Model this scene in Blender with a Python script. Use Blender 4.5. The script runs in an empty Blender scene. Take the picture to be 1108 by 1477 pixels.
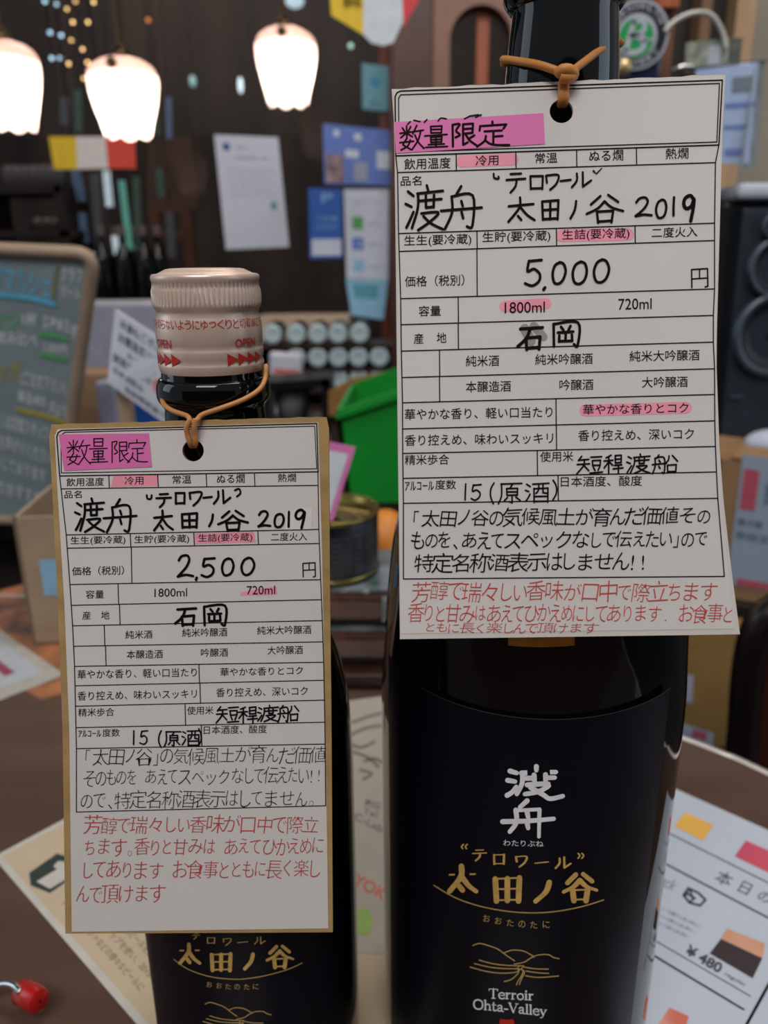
import bpy, bmesh, math, random
from mathutils import Vector, Matrix
random.seed(7)
S = bpy.context.scene
COL = S.collection

# ------------------------------------------------------------------ camera
F_PX, CX, CY, HC = 1109.0, 554.0, 738.5, 0.298
_n = Vector((33, 3466, 1109)).normalized()          # direction of gravity in camera axes (x right, y down, z forward)
ZW = -_n
YW = (Vector((0, 0, 1)) - _n.z * _n).normalized()
XW = YW.cross(ZW)
CAM = Vector((0, 0, HC))
cam_data = bpy.data.cameras.new('camera')
cam = bpy.data.objects.new('camera', cam_data)
COL.objects.link(cam)
R = Matrix(((XW.x, -XW.y, -XW.z), (YW.x, -YW.y, -YW.z), (ZW.x, -ZW.y, -ZW.z))).to_4x4()
cam.matrix_world = Matrix.Translation(CAM) @ R
cam_data.sensor_fit = 'VERTICAL'
cam_data.sensor_height = 36
cam_data.lens = 36 * F_PX / 1477
cam_data.clip_start = 0.02
cam_data.clip_end = 60
cam_data.dof.use_dof = True
cam_data.dof.focus_distance = 0.207
cam_data.dof.aperture_fstop = 12.5
S.camera = cam

# ------------------------------------------------------------------ world, lights, exposure
w = bpy.data.worlds.new('world')
S.world = w
w.use_nodes = True
w.node_tree.nodes['Background'].inputs[0].default_value = (0.80, 0.88, 1.0, 1)
w.node_tree.nodes['Background'].inputs[1].default_value = 0.26
def area(name, loc, target, size, sy, power, color):
    l = bpy.data.lights.new(name, 'AREA')
    l.shape = 'RECTANGLE'; l.size = size; l.size_y = sy; l.energy = power; l.color = color
    o = bpy.data.objects.new(name, l)
    COL.objects.link(o)
    o.location = loc
    o.rotation_euler = (Vector(target) - Vector(loc)).to_track_quat('-Z', 'Y').to_euler()
    return o
area('ceiling_daylight', (-0.3, -1.6, 2.7), (0, .25, .15), 1.8, 1.0, 54, (1.0, .955, .92))
area('window_right', (2.3, -0.1, 0.75), (0, .3, .2), 1.2, 1.3, 9, (.72, .86, 1.0))
area('window_left', (-2.4, .5, 1.0), (0, .5, .3), 1.0, 1.4, 7, (.75, .92, 1.0))
area('shop_ceiling_lamp', (.35, .55, 1.9), (.1, 1.3, 0.1), .8, .5, 15, (1.0, .92, .84))
area('fill_behind_glass', (-.7, 2.75, 1.9), (-.6, 2.9, 0), 1.6, .4, 14, (1.0, .82, .68))  # unseen fill light, added to lift the dark wall behind the window
S.view_settings.view_transform = 'Standard'
S.view_settings.look = 'None'
S.view_settings.exposure = 0.0
S.view_settings.gamma = 1.0
S.view_settings.use_curve_mapping = False
try:
    S.cycles.max_bounces = 7
    S.cycles.sample_clamp_indirect = 3
    S.cycles.caustics_reflective = False
    S.cycles.caustics_refractive = False
except Exception:
    pass

# ------------------------------------------------------------------ geometry of sight lines (where in the room a thing stands)
def ray(x, y):
    d = ((x - CX) / F_PX, (y - CY) / F_PX, 1.0)
    return Vector((sum(a * b for a, b in zip(d, XW)), sum(a * b for a, b in zip(d, YW)), sum(a * b for a, b in zip(d, ZW))))
def at_Y(x, y, Y):
    d = ray(x, y)
    return CAM + d * (Y / d.y)
def at_Z(x, y, Z=0.0):
    d = ray(x, y)
    return CAM + d * ((Z - HC) / d.z)
def cyl_hit(x, y, ax, ay, r):
    d = ray(x, y)
    a = d.x * d.x + d.y * d.y
    b = -2 * (d.x * ax + d.y * ay)
    c = ax * ax + ay * ay - r * r
    q = b * b - 4 * a * c
    t = (-b - math.sqrt(max(q, 0))) / (2 * a)
    return CAM + d * t

# ------------------------------------------------------------------ materials
def lin(h):
    h = h.lstrip('#')
    o = []
    for i in (0, 2, 4):
        c = int(h[i:i + 2], 16) / 255
        o.append(c / 12.92 if c <= .04045 else ((c + .055) / 1.055) ** 2.4)
    return o
MATS = {}
def mat(name, hexc, rough=.6, metal=0.0, var=0.06, scale=60, emit=0.0, coat=0.0, spec=.5, bump=0.0, stretch=None, hex2=None):
    if name in MATS: return MATS[name]
    m = bpy.data.materials.new(name)
    m.use_nodes = True
    nt = m.node_tree
    b = nt.nodes['Principled BSDF']
    c = lin(hexc)
    b.inputs['Roughness'].default_value = rough
    b.inputs['Metallic'].default_value = metal
    b.inputs['Coat Weight'].default_value = coat
    b.inputs['Specular IOR Level'].default_value = spec
    if emit:
        b.inputs['Base Color'].default_value = (*c, 1)
        b.inputs['Emission Color'].default_value = (*c, 1)
        b.inputs['Emission Strength'].default_value = emit
    else:
        tc = nt.nodes.new('ShaderNodeTexCoord')
        mp = nt.nodes.new('ShaderNodeMapping')
        if stretch: mp.inputs['Scale'].default_value = stretch
        no = nt.nodes.new('ShaderNodeTexNoise')
        no.inputs['Scale'].default_value = scale
        no.inputs['Detail'].default_value = 5
        cr = nt.nodes.new('ShaderNodeValToRGB')
        c2 = lin(hex2) if hex2 else [min(1, v * (1 + var)) for v in c]
        c1 = c if hex2 else [v * (1 - var) for v in c]
        cr.color_ramp.elements[0].color = (*c1, 1); cr.color_ramp.elements[0].position = .35
        cr.color_ramp.elements[1].color = (*c2, 1); cr.color_ramp.elements[1].position = .65
        L = nt.links
        L.new(tc.outputs['Object'], mp.inputs[0]); L.new(mp.outputs[0], no.inputs[0])
        L.new(no.outputs[0], cr.inputs[0]); L.new(cr.outputs[0], b.inputs['Base Color'])
        if bump:
            bp = nt.nodes.new('ShaderNodeBump')
            bp.inputs['Strength'].default_value = bump; bp.inputs['Distance'].default_value = .001
            L.new(no.outputs[0], bp.inputs['Height']); L.new(bp.outputs[0], b.inputs['Normal'])
    MATS[name] = m
    return m
def glass_mat(name, tint=(.8, .85, .85), gloss=.08):
    if name in MATS: return MATS[name]
    m = bpy.data.materials.new(name); m.use_nodes = True
    nt = m.node_tree; nt.nodes.clear()
    o = nt.nodes.new('ShaderNodeOutputMaterial'); mx = nt.nodes.new('ShaderNodeMixShader')
    t = nt.nodes.new('ShaderNodeBsdfTransparent'); t.inputs[0].default_value = (*tint, 1)
    g = nt.nodes.new('ShaderNodeBsdfGlossy'); g.inputs['Roughness'].default_value = .02
    lw = nt.nodes.new('ShaderNodeLayerWeight'); lw.inputs[0].default_value = .35
    ma = nt.nodes.new('ShaderNodeMath'); ma.operation = 'MULTIPLY_ADD'; ma.inputs[1].default_value = .28; ma.inputs[2].default_value = gloss
    nt.links.new(lw.outputs['Fresnel'], ma.inputs[0]); nt.links.new(ma.outputs[0], mx.inputs[0])
    nt.links.new(t.outputs[0], mx.inputs[1]); nt.links.new(g.outputs[0], mx.inputs[2]); nt.links.new(mx.outputs[0], o.inputs[0])
    MATS[name] = m
    return m

bottle_glass = mat('dark_bottle_glass', '#06090a', rough=.04, var=.1, scale=20, coat=.0, spec=.42)
navy_label = mat('navy_label', '#060714', rough=.38, var=.05, scale=300, spec=.25)
paper = mat('white_paper', '#d2cdc9', rough=.75, var=.012, scale=25, spec=.2)
card_white = mat('white_card', '#cfc8c0', rough=.8, var=.02, scale=60, spec=.2)
kraft = mat('kraft_board', '#a88a5c', rough=.85, var=.12, scale=90, spec=.15, stretch=(1, 6, 1))
print_ink = mat('print_ink', '#121012', rough=.8, var=.05, spec=.1)
marker_brown = mat('marker_brown', '#150c08', rough=.8, var=.05, spec=.1)
marker_black = mat('marker_black', '#0a0a0e', rough=.8, var=.05, spec=.1)
marker_red = mat('marker_red', '#c23c30', rough=.6, var=.05)
marker_red_dark = mat('marker_red_small', '#b8403c', rough=.6, var=.05)
smudge = mat('smudge', '#8d8785', rough=.8, var=.1)
hl_pink = mat('highlighter_pink', '#ee95a8', rough=.7, var=.06, scale=200)
tape_pink = mat('pink_tape', '#d86aa8', rough=.6, var=.05, scale=40)
correction = mat('correction_white', '#dcd6d0', rough=.8, var=.01)
rubber = mat('rubber', '#c0824a', rough=.5, var=.08, scale=120)
rubber2 = mat('rubber_orange', '#c8813a', rough=.5, var=.08, scale=120)
gold_ink = mat('gold_foil', '#e2b968', rough=.4, metal=.2, var=.12, scale=400)
gold_thin = mat('gold_foil_thin', '#c8a868', rough=.4, metal=.2, var=.1, scale=400)
silver_ink = mat('silver_ink', '#f2f2f6', rough=.5, var=.08, scale=300)
arc_line = mat('label_edge_line', '#4c4a44', rough=.4, metal=.3)
seal_red = mat('seal_red', '#c8301f', rough=.6)
gold_seal = mat('gold_seal', '#c8923c', rough=.3, metal=.7, var=.2, scale=200)
cap_metal = mat('cap_lacquer', '#dcc4b4', rough=.32, metal=.35, var=.03, scale=100)
cap_red = mat('cap_red_print', '#b4281c', rough=.5)

# ------------------------------------------------------------------ mesh building
WL = {}
class MB:
    def __init__(s): s.V = []; s.F = []; s.MI = []; s.mi = 0
    def add(s, V, F):
        o = len(s.V); s.V += [Vector(v) for v in V]
        for f in F: s.F.append([i + o for i in f]); s.MI.append(s.mi)
        return s
    def box(s, c, d, rot=None):
        c = Vector(c); M = rot or Matrix.Identity(3); d = Vector(d) / 2
        V = [c + M @ Vector((x * d.x, y * d.y, z * d.z)) for x in (-1, 1) for y in (-1, 1) for z in (-1, 1)]
        return s.add(V, [(0, 1, 3, 2), (4, 6, 7, 5), (0, 4, 5, 1), (2, 3, 7, 6), (0, 2, 6, 4), (1, 5, 7, 3)])
    def hexa(s, q0, q1):
        """solid between two quads"""
        V = list(q0) + list(q1)
        return s.add(V, [(3, 2, 1, 0), (4, 5, 6, 7), (0, 1, 5, 4), (1, 2, 6, 5), (2, 3, 7, 6), (3, 0, 4, 7)])
    def lathe(s, prof, c=(0, 0, 0), n=48, rfun=None, a0=0, a1=2 * math.pi, M=None):
        c = Vector(c); full = abs(a1 - a0 - 2 * math.pi) < 1e-6
        V = []; F = []; m = n if full else n + 1
        for (r, z) in prof:
            for k in range(m):
                a = a0 + (a1 - a0) * k / n
                rr = r if rfun is None else rfun(r, z, a)
                p = Vector((rr * math.cos(a), rr * math.sin(a), z))
                V.append(c + (M @ p if M else p))
        for i in range(len(prof) - 1):
            for k in range(n):
                k2 = (k + 1) % m
                F.append((i * m + k, i * m + k2, (i + 1) * m + k2, (i + 1) * m + k))
        return s.add(V, F)
    def tube(s, pts, r, n=10, closed=False):
        P = [Vector(p) for p in pts]; N = len(P); V = []; F = []
        up = Vector((0, 0, 1)); prev = None
        for i, p in enumerate(P):
            if closed: t = P[(i + 1) % N] - P[i - 1]
            else: t = P[min(i + 1, N - 1)] - P[max(i - 1, 0)]
            t.normalize()
            if prev is None:
                a = t.cross(up) if abs(t.dot(up)) < .95 else t.cross(Vector((1, 0, 0)))
            else:
                a = prev - t * prev.dot(t)
            a.normalize(); prev = a; b = t.cross(a)
            rr = r[i] if isinstance(r, (list, tuple)) else r
            for k in range(n):
                th = 2 * math.pi * k / n
                V.append(p + (a * math.cos(th) + b * math.sin(th)) * rr)
        for i in range(N if closed else N - 1):
            j = (i + 1) % N
            for k in range(n):
                F.append((i * n + k, i * n + (k + 1) % n, j * n + (k + 1) % n, j * n + k))
        if not closed:
            F.append(list(range(n))[::-1]); F.append([(N - 1) * n + k for k in range(n)])
        return s.add(V, F)
    def prism(s, pts, d):
        """closed polygon pts (world, planar) extruded along vector d"""
        n = len(pts); d = Vector(d)
        V = [Vector(p) for p in pts] + [Vector(p) + d for p in pts]
        F = [list(range(n))[::-1], [n + i for i in range(n)]] + [(i, (i + 1) % n, n + (i + 1) % n, n + i) for i in range(n)]
        return s.add(V, F)
    def ball(s, c, r, nu=16, nv=10, sc=(1, 1, 1)):
        prof = [(r * math.sin(math.pi * i / nv) + 1e-6, -r * math.cos(math.pi * i / nv)) for i in range(nv + 1)]
        return s.lathe(prof, c, nu, M=Matrix.Diagonal(sc).to_3x3() if sc != (1, 1, 1) else None)

def obj(name, mb, mats, parent=None, label=None, cat=None, group=None, kind=None, smooth=False, auto=None, bevel=0, loc=None):
    me = bpy.data.meshes.new(name)
    V = mb.V
    if parent is not None and loc is None: L = WL[parent]
    elif loc is not None: L = Vector(loc)
    else:
        xs = [v.x for v in V]; ys = [v.y for v in V]; zs = [v.z for v in V]
        L = Vector(((min(xs) + max(xs)) / 2, (min(ys) + max(ys)) / 2, min(zs)))
    me.from_pydata([v - L for v in V], [], mb.F)
    if not isinstance(mats, (list, tuple)): mats = [mats]
    for m in mats: me.materials.append(m)
    me.polygons.foreach_set('material_index', mb.MI)
    me.update()
    o = bpy.data.objects.new(name, me)
    COL.objects.link(o)
    if parent is not None:
        o.parent = parent
        o.location = L - WL[parent]
    else:
        o.location = L
    WL[o] = L
    if smooth:
        bm = bmesh.new(); bm.from_mesh(me)
        bmesh.ops.recalc_face_normals(bm, faces=bm.faces)
        bm.to_mesh(me); bm.free()
        me.polygons.foreach_set('use_smooth', [True] * len(me.polygons))
        if auto is not None:
            me.set_sharp_from_angle(angle=math.radians(auto))
    if bevel:
        b = o.modifiers.new('bevel', 'BEVEL'); b.width = bevel; b.segments = 2; b.limit_method = 'ANGLE'
    tag(o, label, cat, group, kind)
    return o
def tag(o, label=None, cat=None, group=None, kind=None):
    for k, v in (('label', label), ('category', cat), ('group', group), ('kind', kind)):
        if v: o[k] = v
def thing(name, label, cat, loc, group=None):
    o = bpy.data.objects.new(name, None)
    COL.objects.link(o); o.location = loc; o.empty_display_size = .01
    WL[o] = Vector(loc)
    tag(o, label, cat, group)
    return o
def copy_thing(o, delta, label=None):
    """copy of a thing with its parts and sub-parts, moved by delta"""
    def rec(a, p):
        c = a.copy(); COL.objects.link(c)
        WL[c] = WL[a] + Vector(delta)
        if p is not None: c.parent = p
        for ch in list(a.children): rec(ch, c)
        return c
    c = rec(o, None)
    c.location = o.location + Vector(delta)
    if label: c['label'] = label
    return c

# ------------------------------------------------------------------ lettering
_TC = {}
def glyphs(body, off=0.0, shear=0.0, spacing=1.0):
    k = (body, off, shear, spacing)
    if k in _TC: return _TC[k]
    c = bpy.data.curves.new('t', 'FONT')
    c.body = body; c.size = 1; c.resolution_u = 3; c.offset = off; c.shear = shear; c.space_character = spacing
    o = bpy.data.objects.new('t', c)
    COL.objects.link(o)
    me = bpy.data.meshes.new_from_object(o)
    V = [(v.co.x, v.co.y) for v in me.vertices]
    F = [tuple(p.vertices) for p in me.polygons]
    bpy.data.objects.remove(o); bpy.data.curves.remove(c); bpy.data.meshes.remove(me)
    if V:
        x0 = min(v[0] for v in V); x1 = max(v[0] for v in V); y0 = min(v[1] for v in V); y1 = max(v[1] for v in V)
        V = [((x - x0) / (x1 - x0 or 1), (y - y0) / (y1 - y0 or 1)) for x, y in V]
    _TC[k] = (V, F)
    return _TC[k]
def put_text(mb, surf, body, x0, x1, yc, h, slope=0.0, off=0.0, shear=0.0, lift=.00012, wob=0.0, spacing=1.0):
    V, F = glyphs(body, off, shear, spacing)
    P = []
    for u, v in V:
        x = x0 + u * (x1 - x0)
        y = yc + (x - (x0 + x1) / 2) * slope + (0.5 - v) * h + (wob * math.sin(x * .11 + yc) if wob else 0)
        P.append(surf(x, y, lift))
    mb.add(P, F)
_RAW = {}
def raw_glyph(ch, off, shear):
    k = (ch, off, shear)
    if k not in _RAW:
        c = bpy.data.curves.new('t', 'FONT'); c.body = ch; c.size = 1; c.resolution_u = 3; c.offset = off; c.shear = shear
        o = bpy.data.objects.new('t', c); COL.objects.link(o)
        me = bpy.data.meshes.new_from_object(o)
        _RAW[k] = ([(v.co.x, v.co.y) for v in me.vertices], [tuple(p.vertices) for p in me.polygons])
        bpy.data.objects.remove(o); bpy.data.curves.remove(c); bpy.data.meshes.remove(me)
    return _RAW[k]
def hand_text(mb, surf, body, x0, x1, yc, h, slope=0.0, off=0.0, shear=0.1, lift=.00022):
    """written line: every character set on its own, a little askew"""
    refV, _ = raw_glyph('国', 0, 0)
    rx0 = min(v[0] for v in refV); rx1 = max(v[0] for v in refV); ry0 = min(v[1] for v in refV); ry1 = max(v[1] for v in refV)
    def wdt(c): return .55 if c in ' 。、.!」「(' else (.78 if c in 'のしくっりでてんノをかさもちとえめにはたい' else 1.0)
    tot = sum(wdt(c) for c in body); k = (x1 - x0) / tot; x = x0
    for c in body:
        w_ = wdt(c) * k
        if c != ' ':
            V, F = raw_glyph(c, off, shear)
            cx_ = x + w_ / 2 + random.uniform(-.5, .5); cy_ = yc + (cx_ - (x0 + x1) / 2) * slope + random.uniform(-1, 1) * h * .06
            sc = random.uniform(.88, 1.08); rot = random.uniform(-.06, .04)
            full = ord(c) > 255
            gx = (rx0 + rx1) / 2 if full else (min(v[0] for v in V) + max(v[0] for v in V)) / 2
            sx = max(w_, k * .82) / (rx1 - rx0) * .98 * sc; sy = h / (ry1 - ry0) * sc
            if c in '、。': gx = (min(v[0] for v in V) + max(v[0] for v in V)) / 2
            if c in '「」': gx = (min(v[0] for v in V) + max(v[0] for v in V)) / 2
            P = []
            for a, b in V:
                px = (a - gx) * sx; py = -(b - (ry0 + ry1) / 2) * sy
                P.append(surf(cx_ + px - py * rot, cy_ + py + px * rot, lift))
            mb.add(P, F)
        x += w_
def text_block(mb, surf, quad, lines, fill=.8, lift=.0006, off=0.0):
    """lines of text filling a quad (tl,tr,br,bl) of 2-D surf coordinates; each line = (text, u0, u1, v_centre, v_height)"""
    tl, tr, br, bl = quad
    for body, u0, u1, vc, vh in lines:
        V, F = glyphs(body, off)
        P = []
        for a, b in V:
            u = u0 + a * (u1 - u0); v = vc + (.5 - b) * vh
            x = (1 - v) * ((1 - u) * tl[0] + u * tr[0]) + v * ((1 - u) * bl[0] + u * br[0])
            y = (1 - v) * ((1 - u) * tl[1] + u * tr[1]) + v * ((1 - u) * bl[1] + u * br[1])
            P.append(surf(x, y, lift))
        mb.add(P, F)
def smooth_line(p, sub=5):
    if len(p) < 3: return [Vector(q) for q in p]
    P = [Vector(q) for q in p]; out = []
    for i in range(len(P) - 1):
        a = P[max(i - 1, 0)]; b = P[i]; c = P[i + 1]; d = P[min(i + 2, len(P) - 1)]
        for k in range(sub):
            t = k / sub
            out.append(.5 * ((2 * b) + (c - a) * t + (2 * a - 5 * b + 4 * c - d) * t * t + (3 * b - a - 3 * c + d) * t ** 3))
    out.append(P[-1])
    return out
def ribbon(mb, surf, pts, wd, lift=.0002, curve=True, w1=None, mincho=None):
    """a stroke of width wd px through 2-D points; rounded ends; w1 = end width; mincho = (thin factor)"""
    P = smooth_line(pts) if curve else [Vector(q) for q in pts]
    n = len(P)
    if n < 2: return
    Lf = []; Rt = []
    for i, p in enumerate(P):
        t = (P[min(i + 1, n - 1)] - P[max(i - 1, 0)])
        if t.length < 1e-6: t = Vector((1, 0))
        t.normalize()
        f = i / (n - 1)
        ww = wd if w1 is None else wd + (w1 - wd) * f
        if mincho is not None: ww = wd * (mincho + (1 - mincho) * min(1, abs(t.y) * 1.15))
        q = Vector((-t.y, t.x)) * ww / 2
        Lf.append(p + q); Rt.append(p - q)
        if i == 0: s0 = (t, ww)
        if i == n - 1: s1 = (t, ww)
    def cap(p, t, ww, sgn):
        out = []
        for k in range(1, 4):
            a = math.pi * k / 4
            q = Vector((-t.y, t.x)) * math.cos(a) * ww / 2 * sgn + t * math.sin(a) * ww / 2 * sgn
            out.append(p + q)
        return out
    V2 = []
    for a, b in zip(Lf, Rt): V2 += [a, b]
    F = [(2 * i, 2 * i + 1, 2 * i + 3, 2 * i + 2) for i in range(n - 1)]
    c1 = cap(P[-1], s1[0], s1[1], 1); c0 = cap(P[0], s0[0], s0[1], -1)
    k = len(V2); V2 += c1; F.append([2 * n - 2, k, k + 1, k + 2, 2 * n - 1])
    k = len(V2); V2 += c0; F.append([1, k, k + 1, k + 2, 0])
    mb.add([surf(v.x, v.y, lift) for v in V2], F)

W3 = [[(8, 12), (22, 22)], [(2, 40), (17, 46)], [(4, 92), (12, 78), (22, 58)]]
def sub(strokes, x0, y0, x1, y1):
    return [[(x0 + p[0] * (x1 - x0) / 100, y0 + p[1] * (y1 - y0) / 100) for p in s] for s in strokes]
BOX = [[(10, 8), (12, 95)], [(10, 8), (90, 5), (87, 95)], [(12, 92), (87, 90)]]
BOX1 = BOX + [[(12, 50), (88, 48)]]
# hand strokes on a 100 x 100 grid, y down; polylines marked 'L' keep their corners
G = {
 '渡': W3 + [[(57, 0), (60, 12)], [(32, 17), (98, 13)], [(34, 17), (33, 50), (18, 94)], [(38, 34), (94, 31)], [(54, 22), (55, 49)], [(75, 21), (74, 49)], [(55, 49), (74, 48)], [(42, 62), (86, 60), (66, 80), (34, 98)], [(48, 68), (68, 84), (98, 98)]],
 '舟': [[(50, 0), (38, 18)], [(26, 24), (27, 60), (10, 98)], [(26, 24), (78, 22), (77, 92), (64, 94)], [(50, 34), (54, 46)], [(50, 60), (54, 74)], [(0, 56), (100, 51)]],
 '太': [[(8, 36), (94, 30)], [(48, 4), (46, 42), (8, 96)], [(50, 42), (72, 72), (98, 92)], [(40, 74), (52, 90)]],
 '田': [[(12, 14), (16, 92)], [(12, 14), (88, 10), (85, 92)], [(50, 13), (50, 90)], [(15, 50), (85, 48)], [(16, 89), (85, 87)]],
 'ノ': [[(80, 6), (65, 50), (20, 94)]],
 '谷': [[(38, 4), (12, 34)], [(60, 2), (88, 28)], [(50, 24), (30, 48), (0, 66)], [(50, 24), (70, 46), (102, 60)], [(28, 60), (32, 98)], [(28, 60), (74, 58), (69, 98)], [(32, 94), (70, 93)]],
 '2': [[(14, 26), (30, 8), (60, 6), (72, 24), (58, 50), (34, 74), (10, 92)], [(10, 92), (50, 86), (92, 90)]],
 '0': [[(55, 5), (28, 18), (12, 52), (22, 88), (48, 96), (76, 80), (90, 44), (78, 12), (55, 5)]],
 '1': [[(55, 4), (50, 50), (45, 96)]],
 '9': [[(86, 20), (60, 4), (26, 14), (14, 36), (34, 52), (66, 42), (86, 16), (80, 50), (62, 98)]],
 '5': [[(26, 6), (20, 44), (50, 36), (78, 54), (74, 80), (42, 96), (8, 86)], [(26, 7), (88, 4)]],
 ',': [[(60, 10), (30, 90)]],
 'テ': [[(24, 8), (76, 6)], [(4, 36), (96, 31)], [(54, 36), (48, 68), (24, 96)]],
 'ロ': BOX, 'ワ': [[(8, 12), (14, 52)], [(8, 12), (92, 8), (78, 58), (36, 96)]],
 'ー': [[(4, 60), (96, 42)]], 'ル': [[(28, 12), (26, 56), (2, 96)], [(56, 4), (58, 92), (98, 56)]],
 '“': [[(20, 10), (20, 60), (45, 70)], [(65, 5), (65, 50), (90, 60)]], '”': [[(10, 30), (40, 20), (30, 80)], [(60, 10), (98, 5), (80, 70)]],
 '石': [[(10, 12), (94, 8)], [(46, 12), (32, 52), (0, 84)], [(30, 50), (34, 98)], [(30, 50), (84, 46), (80, 98)], [(34, 92), (80, 90)]],
 '岡': [[(8, 6), (10, 98)], [(8, 6), (94, 3), (93, 96), (80, 92)], [(34, 18), (42, 32)], [(68, 15), (60, 32)], [(24, 42), (78, 40)], [(50, 41), (50, 76)], [(28, 54), (28, 78)], [(28, 78), (74, 77)], [(73, 52), (74, 77)]],
 '原': [[(10, 6), (96, 4)], [(12, 6), (12, 60), (0, 98)], [(56, 10), (48, 24)], [(34, 28), (35, 58)], [(34, 28), (78, 27), (78, 58)], [(34, 43), (78, 42)], [(35, 58), (78, 57)], [(56, 60), (56, 94), (46, 88)], [(38, 68), (24, 86)], [(72, 66), (90, 84)]],
 '酒': W3 + [[(32, 10), (100, 7)], [(38, 32), (38, 98)], [(38, 32), (95, 30), (95, 98)], [(57, 9), (56, 40), (46, 56)], [(75, 9), (75, 52), (90, 54)], [(39, 70), (95, 69)], [(38, 93), (95, 92)]],
 '(': [[(70, 2), (35, 30), (32, 66), (64, 98)]], ')': [[(30, 2), (68, 32), (68, 66), (30, 98)]],
 '数': [[(10, 10), (20, 24)], [(46, 6), (36, 22)], [(0, 31), (56, 27)], [(28, 2), (29, 54)], [(26, 32), (4, 50)], [(31, 32), (52, 46)], [(28, 54), (12, 78), (46, 97)], [(44, 58), (34, 82), (4, 98)], [(0, 69), (58, 65)], [(72, 2), (54, 36)], [(62, 26), (100, 22)], [(88, 24), (78, 60), (50, 98)], [(64, 40), (78, 68), (102, 95)]],
 '量': [[(26, 2), (27, 34)], [(26, 2), (76, 1), (75, 34)], [(26, 17), (75, 16)], [(27, 32), (75, 32)], [(0, 45), (100, 42)], [(26, 53), (28, 78)], [(26, 53), (77, 52), (75, 78)], [(27, 65), (75, 64)], [(28, 77), (75, 76)], [(50, 52), (50, 97)], [(16, 87), (86, 86)], [(2, 99), (102, 97)]],
 '限': [[(8, 6), (9, 98)], [(8, 6), (36, 4), (22, 32), (38, 50), (20, 60)], [(50, 6), (51, 92), (68, 82)], [(50, 6), (90, 4), (88, 44)], [(50, 25), (88, 24)], [(50, 45), (88, 43)], [(96, 54), (72, 68)], [(60, 46), (76, 74), (104, 96)]],
 '定': [[(50, 0), (50, 12)], [(10, 16), (8, 34)], [(10, 16), (94, 13), (84, 30)], [(24, 38), (80, 36)], [(52, 38), (52, 88)], [(52, 60), (82, 58)], [(28, 56), (24, 76), (0, 98)], [(26, 74), (50, 92), (104, 95)]],
 '短': [[(20, 2), (6, 26)], [(12, 22), (48, 20)], [(2, 46), (50, 43)], [(29, 21), (27, 52), (0, 96)], [(30, 54), (48, 80)], [(56, 10), (100, 8)], [(62, 28), (64, 54)], [(62, 28), (95, 27), (93, 54)], [(64, 53), (93, 52)], [(66, 62), (72, 80)], [(92, 60), (84, 80)], [(52, 94), (102, 91)]],
 '稈': [[(38, 2), (12, 14)], [(0, 32), (48, 29)], [(26, 10), (26, 98)], [(25, 36), (2, 68)], [(28, 38), (46, 56)], [(60, 4), (61, 44)], [(60, 4), (93, 3), (92, 44)], [(60, 24), (92, 23)], [(61, 43), (92, 42)], [(56, 57), (96, 55)], [(50, 75), (102, 72)], [(77, 56), (77, 100)]],
 '船': [[(26, 0), (18, 14)], [(10, 18), (10, 60), (0, 98)], [(10, 18), (47, 16), (47, 94), (38, 92)], [(26, 28), (31, 40)], [(26, 60), (31, 72)], [(0, 50), (56, 46)], [(66, 6), (64, 28), (52, 46)], [(80, 4), (100, 36)], [(60, 56), (62, 94)], [(60, 56), (95, 54), (92, 94)], [(62, 90), (92, 90)]],
}
def hand(mb, surf, ch, x0, y0, x1, y1, wd, lift=.0002, slope=0.0, mincho=None, jit=1.0, w1=None):
    for s in G[ch]:
        pts = []
        for (a, b) in s:
            x = x0 + a * (x1 - x0) / 100 + random.uniform(-.3, .3) * jit
            y = y0 + b * (y1 - y0) / 100 + (x - (x0 + x1) / 2) * slope + random.uniform(-.3, .3) * jit
            pts.append((x, y))
        # corners of boxes stay crisp: split 3-point right-angle strokes
        sharp = False
        if len(pts) == 3:
            u = Vector(pts[1]) - Vector(pts[0]); v = Vector(pts[2]) - Vector(pts[1])
            if u.length > 1e-6 and v.length > 1e-6 and u.normalized().dot(v.normalized()) < .35: sharp = True
        if sharp:
            ribbon(mb, surf, pts[:2], wd, lift, False, mincho=mincho); ribbon(mb, surf, pts[1:], wd, lift, False, mincho=mincho)
        else:
            ribbon(mb, surf, pts, wd, lift, len(pts) > 2, mincho=mincho, w1=w1)

# ------------------------------------------------------------------ the setting
FLOOR_Z = -0.74
dark_wall = mat('dark_wall', '#2a1d18', rough=.8, var=.25, scale=3)
m = MB(); m.box((0, 1.7, FLOOR_Z - .05), (7, 7.4, .1))
obj('floor', m, mat('dark_floor', '#2a221d', rough=.5, var=.2, scale=8), kind='structure')
m = MB(); m.box((-.3, 3.65, .9), (6.4, .1, 3.3))
obj('wall_back', m, mat('panelled_wall', '#1c1411', hex2='#40332c', rough=.6, scale=2.2, stretch=(2.5, 1, .5)), kind='structure')
m = MB(); m.box((0, -2.4, .25), (7, .1, 2.0)); obj('wall_rear', m, dark_wall, kind='structure')
m = MB(); m.box((-.3, 2.3, 1.98), (6.4, 2.8, .06))
obj('ceiling', m, mat('dark_ceiling', '#2a2019', rough=.7, var=.2, scale=4), kind='structure')
WY = 2.0      # the shop window stands 2 m away
wood_red = mat('red_brown_wood', '#5c3224', rough=.45, var=.18, scale=14, stretch=(6, 6, .7))
wood_pink = mat('arch_moulding_wood', '#8a6252', rough=.5, var=.12, scale=14)
wood_orange = mat('orange_wood', '#9a4f2c', rough=.5, var=.15, scale=12, stretch=(6, 6, .7))
wood_dark = mat('dark_wood', '#2b1b14', rough=.5, var=.2, scale=12, stretch=(6, 6, .7))
wood_light = mat('light_wood', '#a88766', rough=.55, var=.12, scale=12, stretch=(6, 6, .7))
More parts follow.
